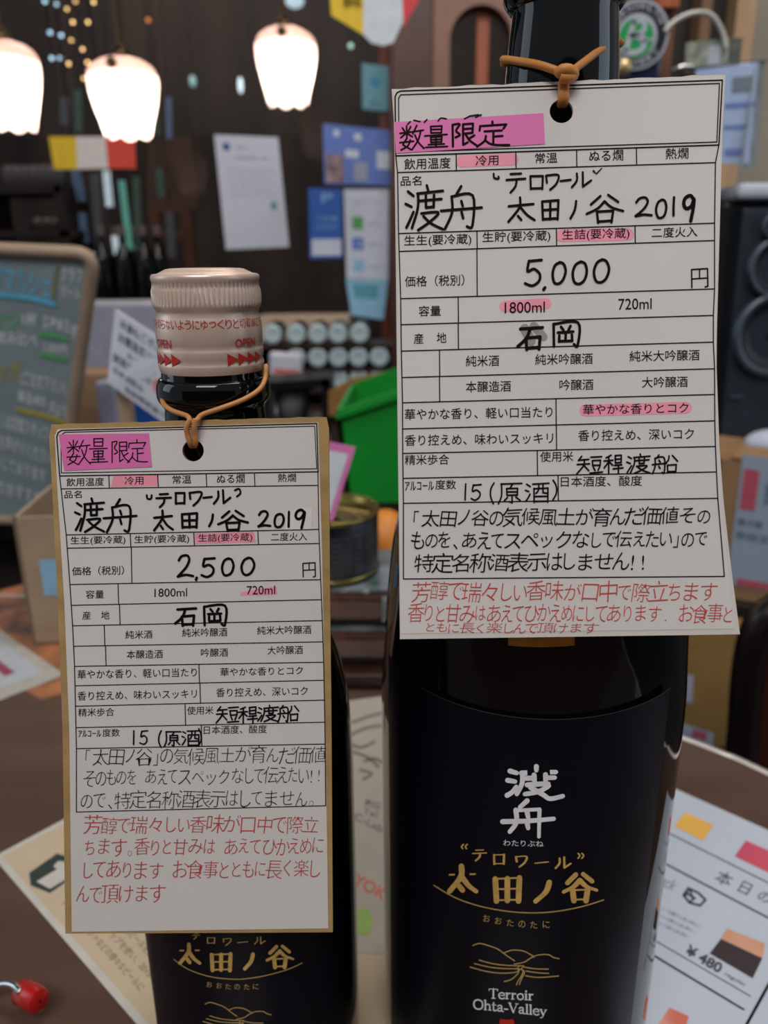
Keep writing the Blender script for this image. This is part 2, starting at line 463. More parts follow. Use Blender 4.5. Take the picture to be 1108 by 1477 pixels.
chrome = mat('chrome', '#c8c8c8', rough=.15, metal=1.0, var=.02)
brass = mat('dark_brass', '#4a3a26', rough=.35, metal=.8, var=.1)
pane_m = glass_mat('window_glass', (.86, .86, .86), .0)
# window with glass pane and frame, left of the door
p0 = at_Y(-60, 40, WY); pR = at_Y(560, 300, WY)
xl, xr, zb, zt = -1.75, pR.x, .05, 1.35
win = thing('window_1', None, None, ((xl + xr) / 2, WY, zb)); tag(win, kind='structure')
m = MB(); m.box(((xl + xr) / 2, WY, (zb + zt) / 2), (xr - xl, .006, zt - zb)); obj('pane', m, pane_m, win)
m = MB()
m.box(((xl + xr) / 2, WY, zb - .03), (xr - xl + .1, .08, .06)); m.box(((xl + xr) / 2, WY, zt + .03), (xr - xl + .1, .08, .06))
m.box((xl - .03, WY, (zb + zt) / 2), (.06, .08, zt - zb)); obj('window_frame', m, wood_dark, win, bevel=.004)
m = MB(); m.box(((xl + xr) / 2, WY, (FLOOR_Z + zb) / 2 - .03), (xr - xl + .1, .10, zb - FLOOR_Z - .06))
obj('wall_front', m, dark_wall, kind='structure')
# arched door
DY = 1.96
dxa = at_Y(563, 300, DY).x; dxb = at_Y(905, 300, DY).x
arch_c = at_Y(691, 64, DY); ri = .068; ro = .135
door = thing('door_1', None, None, ((dxa + dxb) / 2, DY, FLOOR_Z)); tag(door, kind='structure')
def arch_ring(c, r0, r1, y0, y1, n=24, legs=.6):
    mb = MB()
    ang = [math.pi * i / n for i in range(n + 1)]
    path = [(1, -legs, 0)] + [(None, a, 0) for a in ang] + [(-1, -legs, 0)]
    V = []
    for kind, a, _ in path:
        for (rr, yy) in ((r0, y0), (r1, y0), (r1, y1), (r0, y1)):
            if kind is None: V.append((c.x + rr * math.cos(a), yy, c.z + rr * math.sin(a)))
            else: V.append((c.x + kind * rr, yy, c.z + a))
    N = len(path); F = []
    for i in range(N - 1):
        for k in range(4): F.append((i * 4 + k, i * 4 + (k + 1) % 4, (i + 1) * 4 + (k + 1) % 4, (i + 1) * 4 + k))
    mb.add(V, F + [(0, 1, 2, 3), (N * 4 - 4, N * 4 - 3, N * 4 - 2, N * 4 - 1)])
    return mb
obj('arch_moulding', arch_ring(arch_c, ri, ro, DY - .035, DY + .02), wood_pink, door, smooth=True, auto=30)
# door leaf with an arched opening
m = MB(); n = 24
inner = [(arch_c.x + ri * math.cos(math.pi * i / n), arch_c.z + ri * math.sin(math.pi * i / n)) for i in range(n + 1)]
inner = [(arch_c.x + ri, arch_c.z - .6)] + inner + [(arch_c.x - ri, arch_c.z - .6)]
ztop = arch_c.z + .7
def outer_of(i):
    x, z = inner[i]
    if i == 0: return (dxb, FLOOR_Z)
    if i == len(inner) - 1: return (dxa, FLOOR_Z)
    a = math.pi * (i - 1) / n
    t = math.tan(a) if abs(a - math.pi / 2) > 1e-3 else 1e9
    X = dxb if a < math.pi / 2 else dxa
    k = abs((X - arch_c.x) / (math.cos(a) if abs(math.cos(a)) > 1e-4 else 1e-4))
    k2 = (ztop - arch_c.z) / (math.sin(a) if math.sin(a) > 1e-4 else 1e-4)
    k = min(k, k2)
    return (arch_c.x + k * math.cos(a), arch_c.z + k * math.sin(a))
V = []; F = []
for i in range(len(inner)):
    a = inner[i]; b = outer_of(i)
    V += [(a[0], DY - .015, a[1]), (b[0], DY - .015, b[1]), (b[0], DY + .02, b[1]), (a[0], DY + .02, a[1])]
for i in range(len(inner) - 1):
    for k in range(4): F.append((i * 4 + k, i * 4 + (k + 1) % 4, i * 4 + 4 + (k + 1) % 4, i * 4 + 4 + k))
m.add(V, F); m.box(((dxa + dxb) / 2, DY + .002, (FLOOR_Z + arch_c.z - .6) / 2), (dxb - dxa - .01, .03, arch_c.z - .6 - FLOOR_Z))
obj('door_leaf', m, wood_red, door)
m = MB(); m.box((arch_c.x, DY + .01, arch_c.z - .265), (2 * ri - .004, .005, .67)); obj('pane', m, pane_m, door)
m = MB(); m.box((arch_c.x + .008, DY + .01, arch_c.z - .26), (.026, .03, .66)); obj('glazing_bar', m, wood_orange, door)
# door post left of the door
a = at_Y(549, 300, DY).x
m = MB(); m.box((at_Y(555, 300, 2.03).x, 2.03, .3), (.022, .05, 2.1)); obj('trim_1', m, mat('orange_post', '#8a4a2c', rough=.5, var=.12, scale=12), kind='structure', bevel=.004)
m = MB(); m.box((dxa + .05, DY - .04, .3), (.09, .04, 2.1)); obj('trim_2', m, mat('dark_red_wood', '#43231a', rough=.45, var=.15, scale=12), kind='structure', bevel=.004)
# right wall area
m = MB(); m.box((1.75, 2.3, .3), (1.9, .08, 2.1)); obj('wall_right', m, mat('cream_wall', '#a79c8c', rough=.8, var=.06, scale=6), kind='structure')

# ------------------------------------------------------------------ table (wooden top with a curved metal edge)
table_m = mat('table_lacquer', '#58443a', rough=.09, var=.10, scale=9, stretch=(1, 5, 1), spec=.5)
tb = thing('round_table', 'glossy dark brown table under both bottles and the leaflets', 'table', (0, .1, FLOOR_Z))
edge = [(.60, -.30), (.52, -.05), (.42, .14), (.33, .28), (.2338, .3993), (.2139, .4207), (.1896, .4418), (.12, .495), (.03, .55), (-.10, .61), (-.25, .66), (-.42, .68), (-.60, .64), (-.78, .50), (-.86, .30), (-.88, .05), (-.84, -.30), (-.6, -.6), (0, -.72), (.4, -.6)]
def closed_cr(pts, sub_n=6):
    out = []; N = len(pts); P = [Vector(p) for p in pts]
    for i in range(N):
        a, b, c, d = P[i - 1], P[i], P[(i + 1) % N], P[(i + 2) % N]
        for k in range(sub_n):
            t = k / sub_n
            out.append(.5 * ((2 * b) + (c - a) * t + (2 * a - 5 * b + 4 * c - d) * t * t + (3 * b - a - 3 * c + d) * t ** 3))
    return out
EP = closed_cr(edge)
m = MB(); m.prism([(p.x, p.y, -.028) for p in EP], (0, 0, .028)); obj('table_top', m, table_m, tb)
m = MB(); m.tube([(p.x, p.y, -.0022) for p in EP], .0034, 8, closed=True)
obj('edge_band', m, mat('edge_band_metal', '#d8d2cc', rough=.3, metal=.5, var=.03), tb, smooth=True)
m = MB(); m.lathe([(.035, FLOOR_Z + .03), (.035, -.028)], (-.12, -.02, 0), 24); obj('pedestal', m, wood_dark, tb, smooth=True)
m = MB(); m.lathe([(.001, FLOOR_Z), (.28, FLOOR_Z), (.28, FLOOR_Z + .015), (.05, FLOOR_Z + .04), (.035, FLOOR_Z + .05)], (-.12, -.02, 0), 32); obj('base', m, wood_dark, tb, smooth=True, auto=40)

# ------------------------------------------------------------------ bottles
BX, BY = .0500, .238
SX, SY = -.0500, .228
def profile_z(y, ax, ay):                        # height of the pixel row y on the plane through the bottle axis
    return at_Y(CX + (ax / ay) * 900, y, ay).z
def smooth_prof(pts, sub_n=6):
    return [(v.x, v.y) for v in smooth_line(pts, sub_n)]

big = thing('sake_bottle', 'large dark sake bottle with navy and gold label, behind the 5,000 yen tag', 'bottle', (BX, BY, 0))
prof = [(.0001, .0012), (.040, .0008), (.047, .0006), (.0505, .003), (.0518, .008)]
prof = [(.0001, .0012), (.039, .0008), (.046, .0006), (.0497, .003), (.0510, .008), (.0514, .02), (.0515, .10), (.0515, .158)]
prof += smooth_prof([(.0515, .158), (.0512, .166), (.0503, .178), (.0490, .1945), (.0470, .2125), (.0438, .2262), (.0385, .243), (.0325, .259), (.0268, .275), (.0220, .292), (.0184, .309), (.0165, .326), (.0157, .340), (.0151, .351), (.0141, .362)])[1:]
prof += smooth_prof([(.0141, .3625), (.0152, .3632), (.0166, .3655), (.0169, .3685), (.0163, .372), (.0148, .3735)], 4)
prof += [(.0145, .376), (.0143, .392), (.0130, .394), (.0001, .394)]
m = MB(); m.lathe(prof, (BX, BY, 0), 96); obj('bottle_glass', m, bottle_glass, big, smooth=True, auto=50)
m = MB(); m.lathe([(.0153, .377), (.0160, .378), (.0160, .400), (.0150, .402), (.0001, .4025)], (BX, BY, 0), 64); obj('cap', m, cap_metal, big, smooth=True, auto=40)

RL = .0515 + .00015
def surf_big(x, y, lift=0):
    return cyl_hit(x, y, BX, BY, RL + lift)
# label sheet wrapped round the body
def ang(p, ax, ay): return math.atan2(p.x - ax, -(p.y - ay))
pl = surf_big(608, 991); pm = surf_big(800, 1037); pr = surf_big(965, 993)
al, am, ar = ang(pl, BX, BY), ang(pm, BX, BY), ang(pr, BX, BY)
def lag(a):
    return (pl.z * (a - am) * (a - ar) / ((al - am) * (al - ar)) + pm.z * (a - al) * (a - ar) / ((am - al) * (am - ar)) + pr.z * (a - al) * (a - am) / ((ar - al) * (ar - am)))
a_lo, a_hi = -1.25, ar + .02
ZLO = .018
def wrap(mb, r, a0, a1, zt, zb_, ax, ay, n=60, k=8):
    V = []; F = []
    for i in range(n + 1):
        a = a0 + (a1 - a0) * i / n
        for j in range(k + 1):
            z = zb_ + (zt(a) - zb_) * j / k
            V.append((ax + r * math.sin(a), ay - r * math.cos(a), z))
    for i in range(n):
        for j in range(k):
            F.append((i * (k + 1) + j, (i + 1) * (k + 1) + j, (i + 1) * (k + 1) + j + 1, i * (k + 1) + j + 1))
    mb.add(V, F)
ztf = lambda a: lag(max(a, al - .0)) if a > al else pl.z + (al - a) * .006
m = MB(); wrap(m, RL, a_lo, a_hi, ztf, ZLO, BX, BY)
lab = obj('label', m, navy_label, big, smooth=True)
m = MB()
V = []; F = []
N = 60
for i in range(N + 1):
    a = al + (a_hi - al) * i / N
    tz = .00020
    for z in (ztf(a) - tz, ztf(a)): V.append((BX + (RL + .00012) * math.sin(a), BY - (RL + .00012) * math.cos(a), z))
F = [(2 * i, 2 * i + 2, 2 * i + 3, 2 * i + 1) for i in range(N)]
m.add(V, F); obj('label_edge_line', m, arc_line, lab)
# lettering on the large label
BRUSH = {'渡': (729, 1105.5, 812, 1153), '舟': (725, 1155, 799, 1207)}
BR = {
 '渡': [[(8, 14), (20, 20)], [(4, 42), (17, 46)], [(3, 88), (12, 78), (19, 62)], [(54, 0), (54, 12)], [(28, 20), (88, 17)], [(30, 22), (29, 52), (20, 84)], [(36, 36), (86, 34)], [(50, 26), (51, 52)], [(70, 25), (70, 52)], [(38, 56), (76, 54), (58, 76), (34, 84)], [(44, 64), (66, 86), (78, 98), (100, 90)]],
 '舟': [[(48, 0), (34, 18)], [(26, 26), (27, 60), (14, 86)], [(26, 27), (72, 24), (71, 100)], [(48, 32), (50, 46)], [(48, 62), (50, 76)], [(0, 58), (50, 56), (100, 50)]],
}
m = MB()
for ch, (x0, y0, x1, y1) in BRUSH.items():
    for s in BR[ch]:
        pts = [(x0 + a * (x1 - x0) / 100, y0 + b * (y1 - y0) / 100) for a, b in s]
        if len(pts) == 3 and ch == '舟' and s[0] == (26, 27):
            ribbon(m, surf_big, pts[:2], 5.2, .00012, False); ribbon(m, surf_big, pts[1:], 6.0, .00012, False, w1=5)
        else:
            ribbon(m, surf_big, pts, 7.4, .00012, len(pts) > 2, w1=6.2 if ch == '舟' else 6.4)
obj('brush_lettering', m, silver_ink, lab)
m = MB(); put_text(m, surf_big, 'わたりぶね', 726, 784, 1216.5, 8.5, .03, lift=.00012)
obj('kana_lettering', m, silver_ink, lab); m = MB()
# serif Latin lettering, drawn with strokes (thick stems, thin joins, serifs)
def serif(mb, surf, word, x0, x1, yb, h, slope):
    """lower-case height .62; each glyph: width, strokes [(pts, width factor)]"""
    T = 1.0; t = .42
    GL = {
     'T': (.66, [([(.33, 1), (.33, .04)], T), ([(.02, .97), (.64, .97)], t), ([(.03, .97), (.03, .80)], t), ([(.63, .97), (.63, .80)], t), ([(.20, .03), (.46, .03)], t)]),
     'e': (.50, [([(.06, .36), (.44, .36)], t), ([(.44, .36), (.40, .58), (.24, .64), (.08, .50), (.06, .28), (.16, .06), (.32, .02), (.46, .12)], T * .75)]),
     'r': (.40, [([(.12, .62), (.12, .04)], T), ([(.02, .62), (.12, .62)], t), ([(.02, .03), (.24, .03)], t), ([(.13, .45), (.24, .60), (.34, .58)], T * .8)]),
     'o': (.54, [([(.27, .63), (.10, .50), (.07, .30), (.14, .08), (.27, .02), (.42, .10), (.47, .32), (.42, .54), (.27, .63)], T * .8)]),
     'i': (.27, [([(.13, .62), (.13, .04)], T), ([(.03, .62), (.13, .62)], t), ([(.03, .03), (.24, .03)], t), ([(.13, .86), (.13, .90)], T * 1.1)]),
     'O': (.80, [([(.40, .99), (.16, .84), (.08, .50), (.16, .14), (.40, .01), (.64, .14), (.72, .50), (.64, .86), (.40, .99)], T * .85)]),
     'h': (.58, [([(.12, 1), (.12, .04)], T), ([(.02, .99), (.12, .99)], t), ([(.02, .03), (.22, .03)], t), ([(.13, .46), (.26, .62), (.40, .58), (.44, .40), (.44, .04)], T * .85), ([(.35, .03), (.55, .03)], t)]),
     't': (.36, [([(.14, .84), (.14, .14), (.22, .03), (.34, .08)], T * .85), ([(.02, .61), (.32, .61)], t)]),
     'a': (.52, [([(.08, .50), (.20, .63), (.36, .56), (.37, .10), (.48, .03)], T * .75), ([(.36, .38), (.14, .30), (.08, .14), (.18, .02), (.34, .12)], T * .7)]),
     '-': (.34, [([(.05, .30), (.29, .30)], T * .8)]),
     'V': (.70, [([(.08, .97), (.36, .04)], T), ([(.36, .04), (.62, .97)], t), ([(.0, .97), (.20, .97)], t), ([(.52, .97), (.72, .97)], t)]),
     'l': (.27, [([(.13, 1), (.13, .04)], T), ([(.03, .99), (.13, .99)], t), ([(.03, .03), (.24, .03)], t)]),
     'y': (.54, [([(.09, .62), (.28, .06)], T), ([(.46, .62), (.28, .06), (.18, -.20), (.06, -.22)], t * 1.1), ([(.02, .62), (.18, .62)], t), ([(.38, .62), (.53, .62)], t)]),
    }
    tot = sum(GL[c][0] for c in word); k = (x1 - x0) / tot; x = x0
    for c in word:
        wg, st = GL[c]
        for pts, fw in st:
            P = []
            for a, b in pts:
                px = x + a * k
                P.append((px, yb - b * h + (px - x0) * slope))
            ribbon(mb, surf, P, h * .15 * fw + .25, .00012, len(P) > 2)
        x += wg * k
serif(m, surf_big, 'Terroir', 705, 770, 1440, 14, .045)
serif(m, surf_big, 'Ohta-Valley', 682, 789, 1455, 14, .10)
obj('latin_lettering', m, silver_ink, lab)
m = MB()
MIN = .45
for ch, b in {'テ': (681, 1225, 703, 1242), 'ロ': (711, 1232, 729, 1247), 'ワ': (743, 1234, 761, 1251), 'ー': (771, 1238, 792, 1250), 'ル': (801, 1236, 824, 1253)}.items():
    hand(m, surf_big, ch, *b, 3.2, .00012, 0, .5, .3)
for ch, b in {'太': (645, 1248, 688, 1288), '田': (709, 1262, 755, 1303), 'ノ': (766, 1271, 799, 1302), '谷': (813, 1260, 860, 1300)}.items():
    hand(m, surf_big, ch, *b, 8.2, .00012, .04 if ch == '太' else 0, .27, .2, w1=None)
for x in (666, 671.5): ribbon(m, surf_big, [(x + 2.5, 1218), (x, 1221), (x + 1.5, 1224)], 2.2, .00012)
for x in (834, 839.5): ribbon(m, surf_big, [(x, 1231), (x + 2.5, 1234), (x, 1238)], 2.2, .00012)
obj('gold_lettering', m, gold_ink, lab)
m = MB()
ribbon(m, surf_big, [(626, 1277), (655, 1294), (685, 1305), (716, 1312), (748, 1316), (780, 1316.5), (810, 1313.5), (842, 1307), (871, 1298)], 1.8, .00012)
for ch, x, y in zip('おおたのたに', (702, 719, 736, 753, 770, 788), (1324.5, 1328, 1331, 1333, 1334, 1333.5)):
    put_text(m, surf_big, ch, x - 5, x + 5, y, 10, .05, lift=.00012)
mt = [[(343, 1117), (366, 1110), (395, 1117), (430, 1130), (460, 1152), (487, 1170)], [(450, 1143), (475, 1134), (495, 1133), (520, 1137), (542, 1148), (556, 1157)],
      [(486, 1182), (520, 1175), (545, 1160), (570, 1150), (605, 1149), (622, 1158), (642, 1163)],
      [(365, 1168), (410, 1180), (460, 1186), (520, 1188)], [(520, 1192), (560, 1198), (605, 1199)], [(348, 1180), (400, 1192), (450, 1197), (500, 1198)], [(528, 1206), (570, 1212), (606, 1214)],
      [(333, 1192), (390, 1207), (440, 1213), (490, 1210), (506, 1200)], [(526, 1222), (570, 1228), (640, 1223)],
      [(505, 1186), (500, 1196), (516, 1204), (512, 1222), (500, 1240), (494, 1254)], [(494, 1196), (502, 1206), (494, 1220), (474, 1236), (452, 1242)], [(520, 1190), (512, 1198), (522, 1210), (512, 1232), (504, 1252)]]
for s in mt:
    ribbon(m, surf_big, [(540 + a / 2.4087, 900 + b / 2.4087) for a, b in s], 1.7, .00012)
obj('gold_drawing', m, gold_thin, lab)
m = MB(); c = [(720.6, 1474), (722, 1469.6), (731, 1471), (740, 1469.6), (742, 1474), (742, 1490), (720.6, 1490)]
m.add([surf_big(x, y, .00012) for x, y in c], [list(range(7))]); obj('red_seal', m, seal_red, lab)
# gold band under the tag on the shoulder of the body
m = MB(); V = []; F = []
for i in range(13):
    x = 733 + (829 - 733) * i / 12
    for y in (880, 931 + 2.5 * (1 - ((i - 6) / 6) ** 2)): V.append(cyl_hit(x, y, BX, BY, .0515 + .0002))
F = [(2 * i, 2 * i + 2, 2 * i + 3, 2 * i + 1) for i in range(12)]
m.add(V, F); obj('gold_sticker', m, gold_seal, big, smooth=True)

# --- small bottle
small = thing('sake_bottle', 'smaller dark sake bottle with beige metal screw cap, behind the 2,500 yen tag', 'bottle', (SX, SY, 0))
def sp(y, half):      # (radius, height) from the silhouette
    p = at_Y(CX + SX / SY * 1000, y, SY)
    d = ray(CX + SX / SY * 1000, y)
    depth = SY / d.y
    return (half * depth / F_PX, p.z)
prof = [(.0001, .0012), (.030, .0008), (.0345, .0006), (.0375, .003), (.0379, .008), (.0384, .02), (.0385, .08), (.0385, .130)]
prof += smooth_prof([(.0385, .130), (.0383, .142), (.0376, .157), (.0361, .167), (.0337, .177), (.0290, .191), (.0243, .205), (.0202, .220), (.0172, .236), (.0153, .250), (.0146, .2585)])[1:]
z1 = sp(580, 70)[1]; z2 = sp(548, 70)[1]
prof += smooth_prof([(.0146, z1 - .001), (.0152, z1), (.0164, z1 + .0018), (.0165, z2 - .0015), (.0158, z2 + .0006), (.0149, z2 + .0012)], 4)
prof += [(.0147, z2 + .002), (.0145, sp(500, 70)[1]), (.0120, sp(480, 70)[1]), (.0001, sp(478, 70)[1])]
m = MB(); m.lathe(prof, (SX, SY, 0), 96); obj('bottle_glass', m, bottle_glass, small, smooth=True, auto=50)
cap_pts = [(533, 73.0), (530, 74), (523, 75.6), (520, 75.2), (516, 73.6), (512, 75.2), (503, 75.8), (500, 75.4), (496, 73.9), (492, 75.6), (480, 76.2), (466, 76.2), (456, 74.5), (450, 72.6), (446, 73.6), (441, 76.8), (437, 77.6), (434, 77.2), (418, 77.0), (415, 75.8), (411, 75.2), (406, 76.4), (403, 77.6), (399, 77.9), (396, 77.0), (394.5, 75.0), (392, 68), (388.5, 61), (386, 56), (385, 50), (384.2, 30), (384, .5)]
cp = []
for y, hf in cap_pts:
    r, z = sp(y, hf)
    if y < 394: z = sp(y + 1.5, hf)[1]
    cp.append((r * .99, z))
zk0, zk1 = sp(436, 1)[1], sp(409, 1)[1]
def knurl(r, z, a):
    if zk0 <= z <= zk1: return r + .00026 * math.cos(a * 72)
    return r
# finer rows inside the knurled band
fine = []
for i in range(len(cp)):
    fine.append(cp[i])
m = MB(); m.lathe(fine[:10] + fine[10:], (SX, SY, 0), 360, rfun=knurl)
capo = obj('screw_cap', m, cap_metal, small, smooth=True, auto=60)
def cap_r(y):
    ys = [q[0] for q in cap_pts]
    for i in range(len(ys) - 1):
        if ys[i + 1] <= y <= ys[i]:
            t = (ys[i] - y) / (ys[i] - ys[i + 1] or 1)
            return sp(y, cap_pts[i][1] + t * (cap_pts[i + 1][1] - cap_pts[i][1]))[0] * .99
    return .0150
def surf_cap(x, y, lift=0): return cyl_hit(x, y, SX, SY, cap_r(min(max(y - 1, 400), 532)) + lift)
def curved_cap(x, y, lift=0):
    # rows follow the ring round the cap
    cxk = 297.5 + (y - 400) * .083
    k = min(1, abs(x - cxk) / 76.5)
    return surf_cap(x, y - 7.0 * (1 - math.sqrt(max(0, 1 - k * k))) * (y - 400) / 120 - 0.0, lift)
m = MB()
body = 'を切らないようにゆっくりと切取線に'
angs = [(-1.04 + i * 2.34 / (len(body) - 1)) for i in range(len(body))]
def cap_text(mb, s, acen, wid_ang, yc, h, off=0):
    V, F = glyphs(s, off); P = []
    rr = cap_r(yc) + .00016
    zc = sp(yc, 1)[1]; hz = sp(yc - h / 2, 1)[1] - sp(yc + h / 2, 1)[1]
    zc -= .0000
    for u, v in V:
        a = acen + (u - .5) * wid_ang
        # height measured on the front of the cap
        P.append((SX + rr * math.sin(a), SY - rr * math.cos(a), zc + (v - .5) * hz))
    mb.add(P, F)
for ch, a in zip(body, angs): cap_text(m, ch, a - .22 + .22, .125, 463, 13 if ch != 'っ' else 9)
cap_text(m, 'そ', 1.44, .11, 463, 12); cap_text(m, 'で', -1.19, .12, 463, 12); cap_text(m, '手', -1.34, .12, 463, 12)
for ac in (-.80, .92):
    cap_text(m, 'OPEN', ac, .50, 490, 12, .012)
    for k in range(4):
        a0 = ac - .42 + k * .215
        V = []; rr = cap_r(514) + .0003
        for (da, dy) in ((0, -9), (0, 9), (.215, 0)):
            z = sp(512 + dy, 1)[1]
            V.append((SX + rr * math.sin(a0 + da), SY - rr * math.cos(a0 + da), z))
        m.add(V, [(0, 1, 2)])
obj('red_print', m, cap_red, capo)
RS = .0385 + .00015
def surf_small(x, y, lift=0): return cyl_hit(x, y, SX, SY, RS + lift)
m = MB(); wrap(m, RS, -1.35, 1.05, lambda a: .118, .012, SX, SY); slab = obj('label', m, navy_label, small, smooth=True)
m = MB()
for ch, b in {'テ': (277, 1346, 289, 1355), 'ロ': (298, 1352, 311, 1361), 'ワ': (321, 1353, 334, 1364), 'ー': (342, 1355, 358, 1363), 'ル': (367, 1351, 383, 1362)}.items():
    hand(m, surf_small, ch, *b, 1.9, .00012, 0, .6, .2)
for ch, b in {'太': (257, 1361, 289, 1391), '田': (301, 1373, 337, 1402), 'ノ': (349, 1375, 369, 1399), '谷': (385, 1364, 422, 1396)}.items():
    hand(m, surf_small, ch, *b, 5.8, .00012, .05 if ch == '太' else 0, .34, .2)
obj('gold_lettering', m, gold_ink, slab)
m = MB()
ribbon(m, surf_small, [(251, 1384), (266, 1395), (281, 1402), (300, 1408), (318, 1411), (336, 1412.3), (352, 1412), (374, 1409), (392, 1405), (416, 1398), (436, 1389)], 1.4, .00012)
for ch, x, y in zip('おおたのたに', (302, 316, 329, 342, 356, 369), (1420, 1421.5, 1423, 1423.5, 1423.5, 1423)):
    put_text(m, surf_small, ch, x - 4, x + 4, y, 8, 0, lift=.00012)
for s in mt:
    ribbon(m, surf_small, [(296 + (a - 343) * .318, 1446.5 + (b - 1112) * .335) for a, b in s], 1.4, .00012)
obj('gold_drawing', m, gold_thin, slab)

# ------------------------------------------------------------------ price tags
def plane_surface(pts3, bend):
    a, b, c = pts3
    n = (b - a).cross(c - a).normalized()
    if n.y > 0: n = -n
    def s(x, y, lift=0.0):
        d = ray(x, y)
        t = n.dot(a - CAM) / n.dot(d)
        p = CAM + d * t * (1 + bend(x, y))
        return p + n * lift
    return s, n
def interp(tab, t):
    for i in range(len(tab) - 1):
        if t <= tab[i + 1][0] or i == len(tab) - 2:
            f = (t - tab[i][0]) / (tab[i + 1][0] - tab[i][0])
            return tab[i][1] + f * (tab[i + 1][1] - tab[i][1])
def sheet(surf, left, right, top, bot, hole, lift0, lift1, nu=30, nv=44, rag=0.0):
    """sheet with a punched hole. left/right: (v, px) tables; top/bot: (yL, yR) rows; hole: (px,py,r)"""
    def XY(u, v):
        yl = top[0] + (bot[0] - top[0]) * v; yr = top[1] + (bot[1] - top[1]) * v
        xl = interp(left, v); xr = interp(right, v)
        x = xl + (xr - xl) * u
        y = yl + (yr - yl) * u
        if rag and v == 0: y += rag * math.sin(u * 61) * math.sin(u * 23)
        return x, y
    # hole in uv
    hx, hy, hr = hole
    hu = (hx - XY(0, 0)[0]) / (XY(1, 0)[0] - XY(0, 0)[0])
    ymid = XY(hu, 0)[1]
    hv = (hy - ymid) / (XY(hu, 1)[1] - ymid)
    W = XY(1, .1)[0] - XY(0, .1)[0]; Hh = XY(.5, 1)[1] - XY(.5, 0)[1]
    du = hr * 1.7 / W; dv = hr * 1.7 / Hh
    us = sorted(set([i / nu for i in range(nu + 1) if abs(i / nu - hu) > du * 1.15] + [hu - du, hu + du, hu]))
    vs = sorted(set([j / nv for j in range(nv + 1) if abs(j / nv - hv) > dv * 1.15] + [hv - dv, hv + dv, hv]))
    mb = MB()
    pts = []; idx = {}
    def vid(x, y):
        k = (round(x, 3), round(y, 3))
        if k not in idx: idx[k] = len(pts); pts.append((x, y))
        return idx[k]
    F = []
    for i in range(len(us) - 1):
        for j in range(len(vs) - 1):
            if us[i] >= hu - du - 1e-9 and us[i + 1] <= hu + du + 1e-9 and vs[j] >= hv - dv - 1e-9 and vs[j + 1] <= hv + dv + 1e-9: continue
            F.append([vid(*XY(us[i], vs[j])), vid(*XY(us[i], vs[j + 1])), vid(*XY(us[i + 1], vs[j + 1])), vid(*XY(us[i + 1], vs[j]))])
    ring = [(hu - du, hv - dv), (hu, hv - dv), (hu + du, hv - dv), (hu + du, hv), (hu + du, hv + dv), (hu, hv + dv), (hu - du, hv + dv), (hu - du, hv)]
    SQ = [vid(*XY(*q)) for q in ring]
    C = []
    for k in range(32):
        a = -math.pi * .75 + 2 * math.pi * k / 32
        C.append(vid(hx + hr * math.cos(a), hy + hr * math.sin(a)))
    for k in range(8):
        a, b = SQ[k], SQ[(k + 1) % 8]
        seg = [C[(4 * k + q) % 32] for q in range(5)]
        F.append([a, seg[0], seg[1], seg[2]]); F.append([a, seg[2], b]); F.append([b, seg[2], seg[3], seg[4]])
    n = len(pts)
    mb.V = [surf(x, y, lift1) for x, y in pts] + [surf(x, y, lift0) for x, y in pts]
    FF = [list(f) for f in F] + [[i + n for i in f[::-1]] for f in F]
    cnt = {}
    for f in F:
        for i in range(len(f)):
            a, b = f[i], f[(i + 1) % len(f)]
            cnt.setdefault((min(a, b), max(a, b)), []).append((a, b))
    for k, l in cnt.items():
        if len(l) == 1:
            a, b = l[0]; FF.append([b, a, a + n, b + n])
    mb.F = FF; mb.MI = [0] * len(FF)
    return mb
def quad(mb, surf, q, lift, nx=6):
    """highlight patch, slightly rounded ends"""
    (ax, ay), (bx, by), (cx_, cy_), (dx, dy) = q
    V = []; F = []
    for i in range(nx + 1):
        u = i / nx
        V.append(surf(ax + (bx - ax) * u, ay + (by - ay) * u, lift)); V.append(surf(dx + (cx_ - dx) * u, dy + (cy_ - dy) * u, lift))
    for i in range(nx): F.append((2 * i, 2 * i + 1, 2 * i + 3, 2 * i + 2))
    mb.add(V, F)
def rules(mb, surf, hs, vs, wd, lift):
    for (x0, y0, x1, y1) in hs + vs:
        n = 8
        ribbon(mb, surf, [(x0 + (x1 - x0) * i / n, y0 + (y1 - y0) * i / n) for i in range(n + 1)], wd, lift, False)

# ---- big tag
A = at_Y(565, 128, .2205); B = at_Y(1047, 107, .2215); C_ = at_Y(820, 917, .1765)
surfB, nB = plane_surface((A, B, C_), lambda x, y: -.006 * math.sin(math.pi * (y - 117) / 800) - .010 * ((x - 810) / 250) ** 2 * (0.3 + (y - 100) / 900))
tagB = thing('price_tag', 'large white price tag reading 5,000 hung on the big bottle', 'price tag', surfB(820, 917))
LB = [(0, 565), (.06, 568.5), (.25, 570.5), (.5, 572.5), (.8, 575.5), (1, 577)]
RB = [(0, 1047), (.09, 1043), (.28, 1038.5), (.46, 1034.5), (.52, 1034), (.66, 1038), (.76, 1044), (.88, 1055), (1, 1068)]
holeB = (810, 160.5, 17)
m = sheet(surfB, LB, RB, (128, 107), (922, 915), holeB, -.0009, -.0001, rag=1.2)
obj('backing_card', m, card_white, tagB)
LB2 = [(0, 568), (.06, 571), (.25, 572.5), (.5, 574), (.8, 576.5), (1, 578)]
RB2 = [(0, 1044), (.09, 1040), (.28, 1036), (.46, 1033), (.52, 1033), (.66, 1036.5), (.76, 1041), (.88, 1049), (1, 1058)]
m = sheet(surfB, LB2, RB2, (131, 111), (914, 907), holeB, -.0001, 0)
shB = obj('paper_sheet', m, paper, tagB)
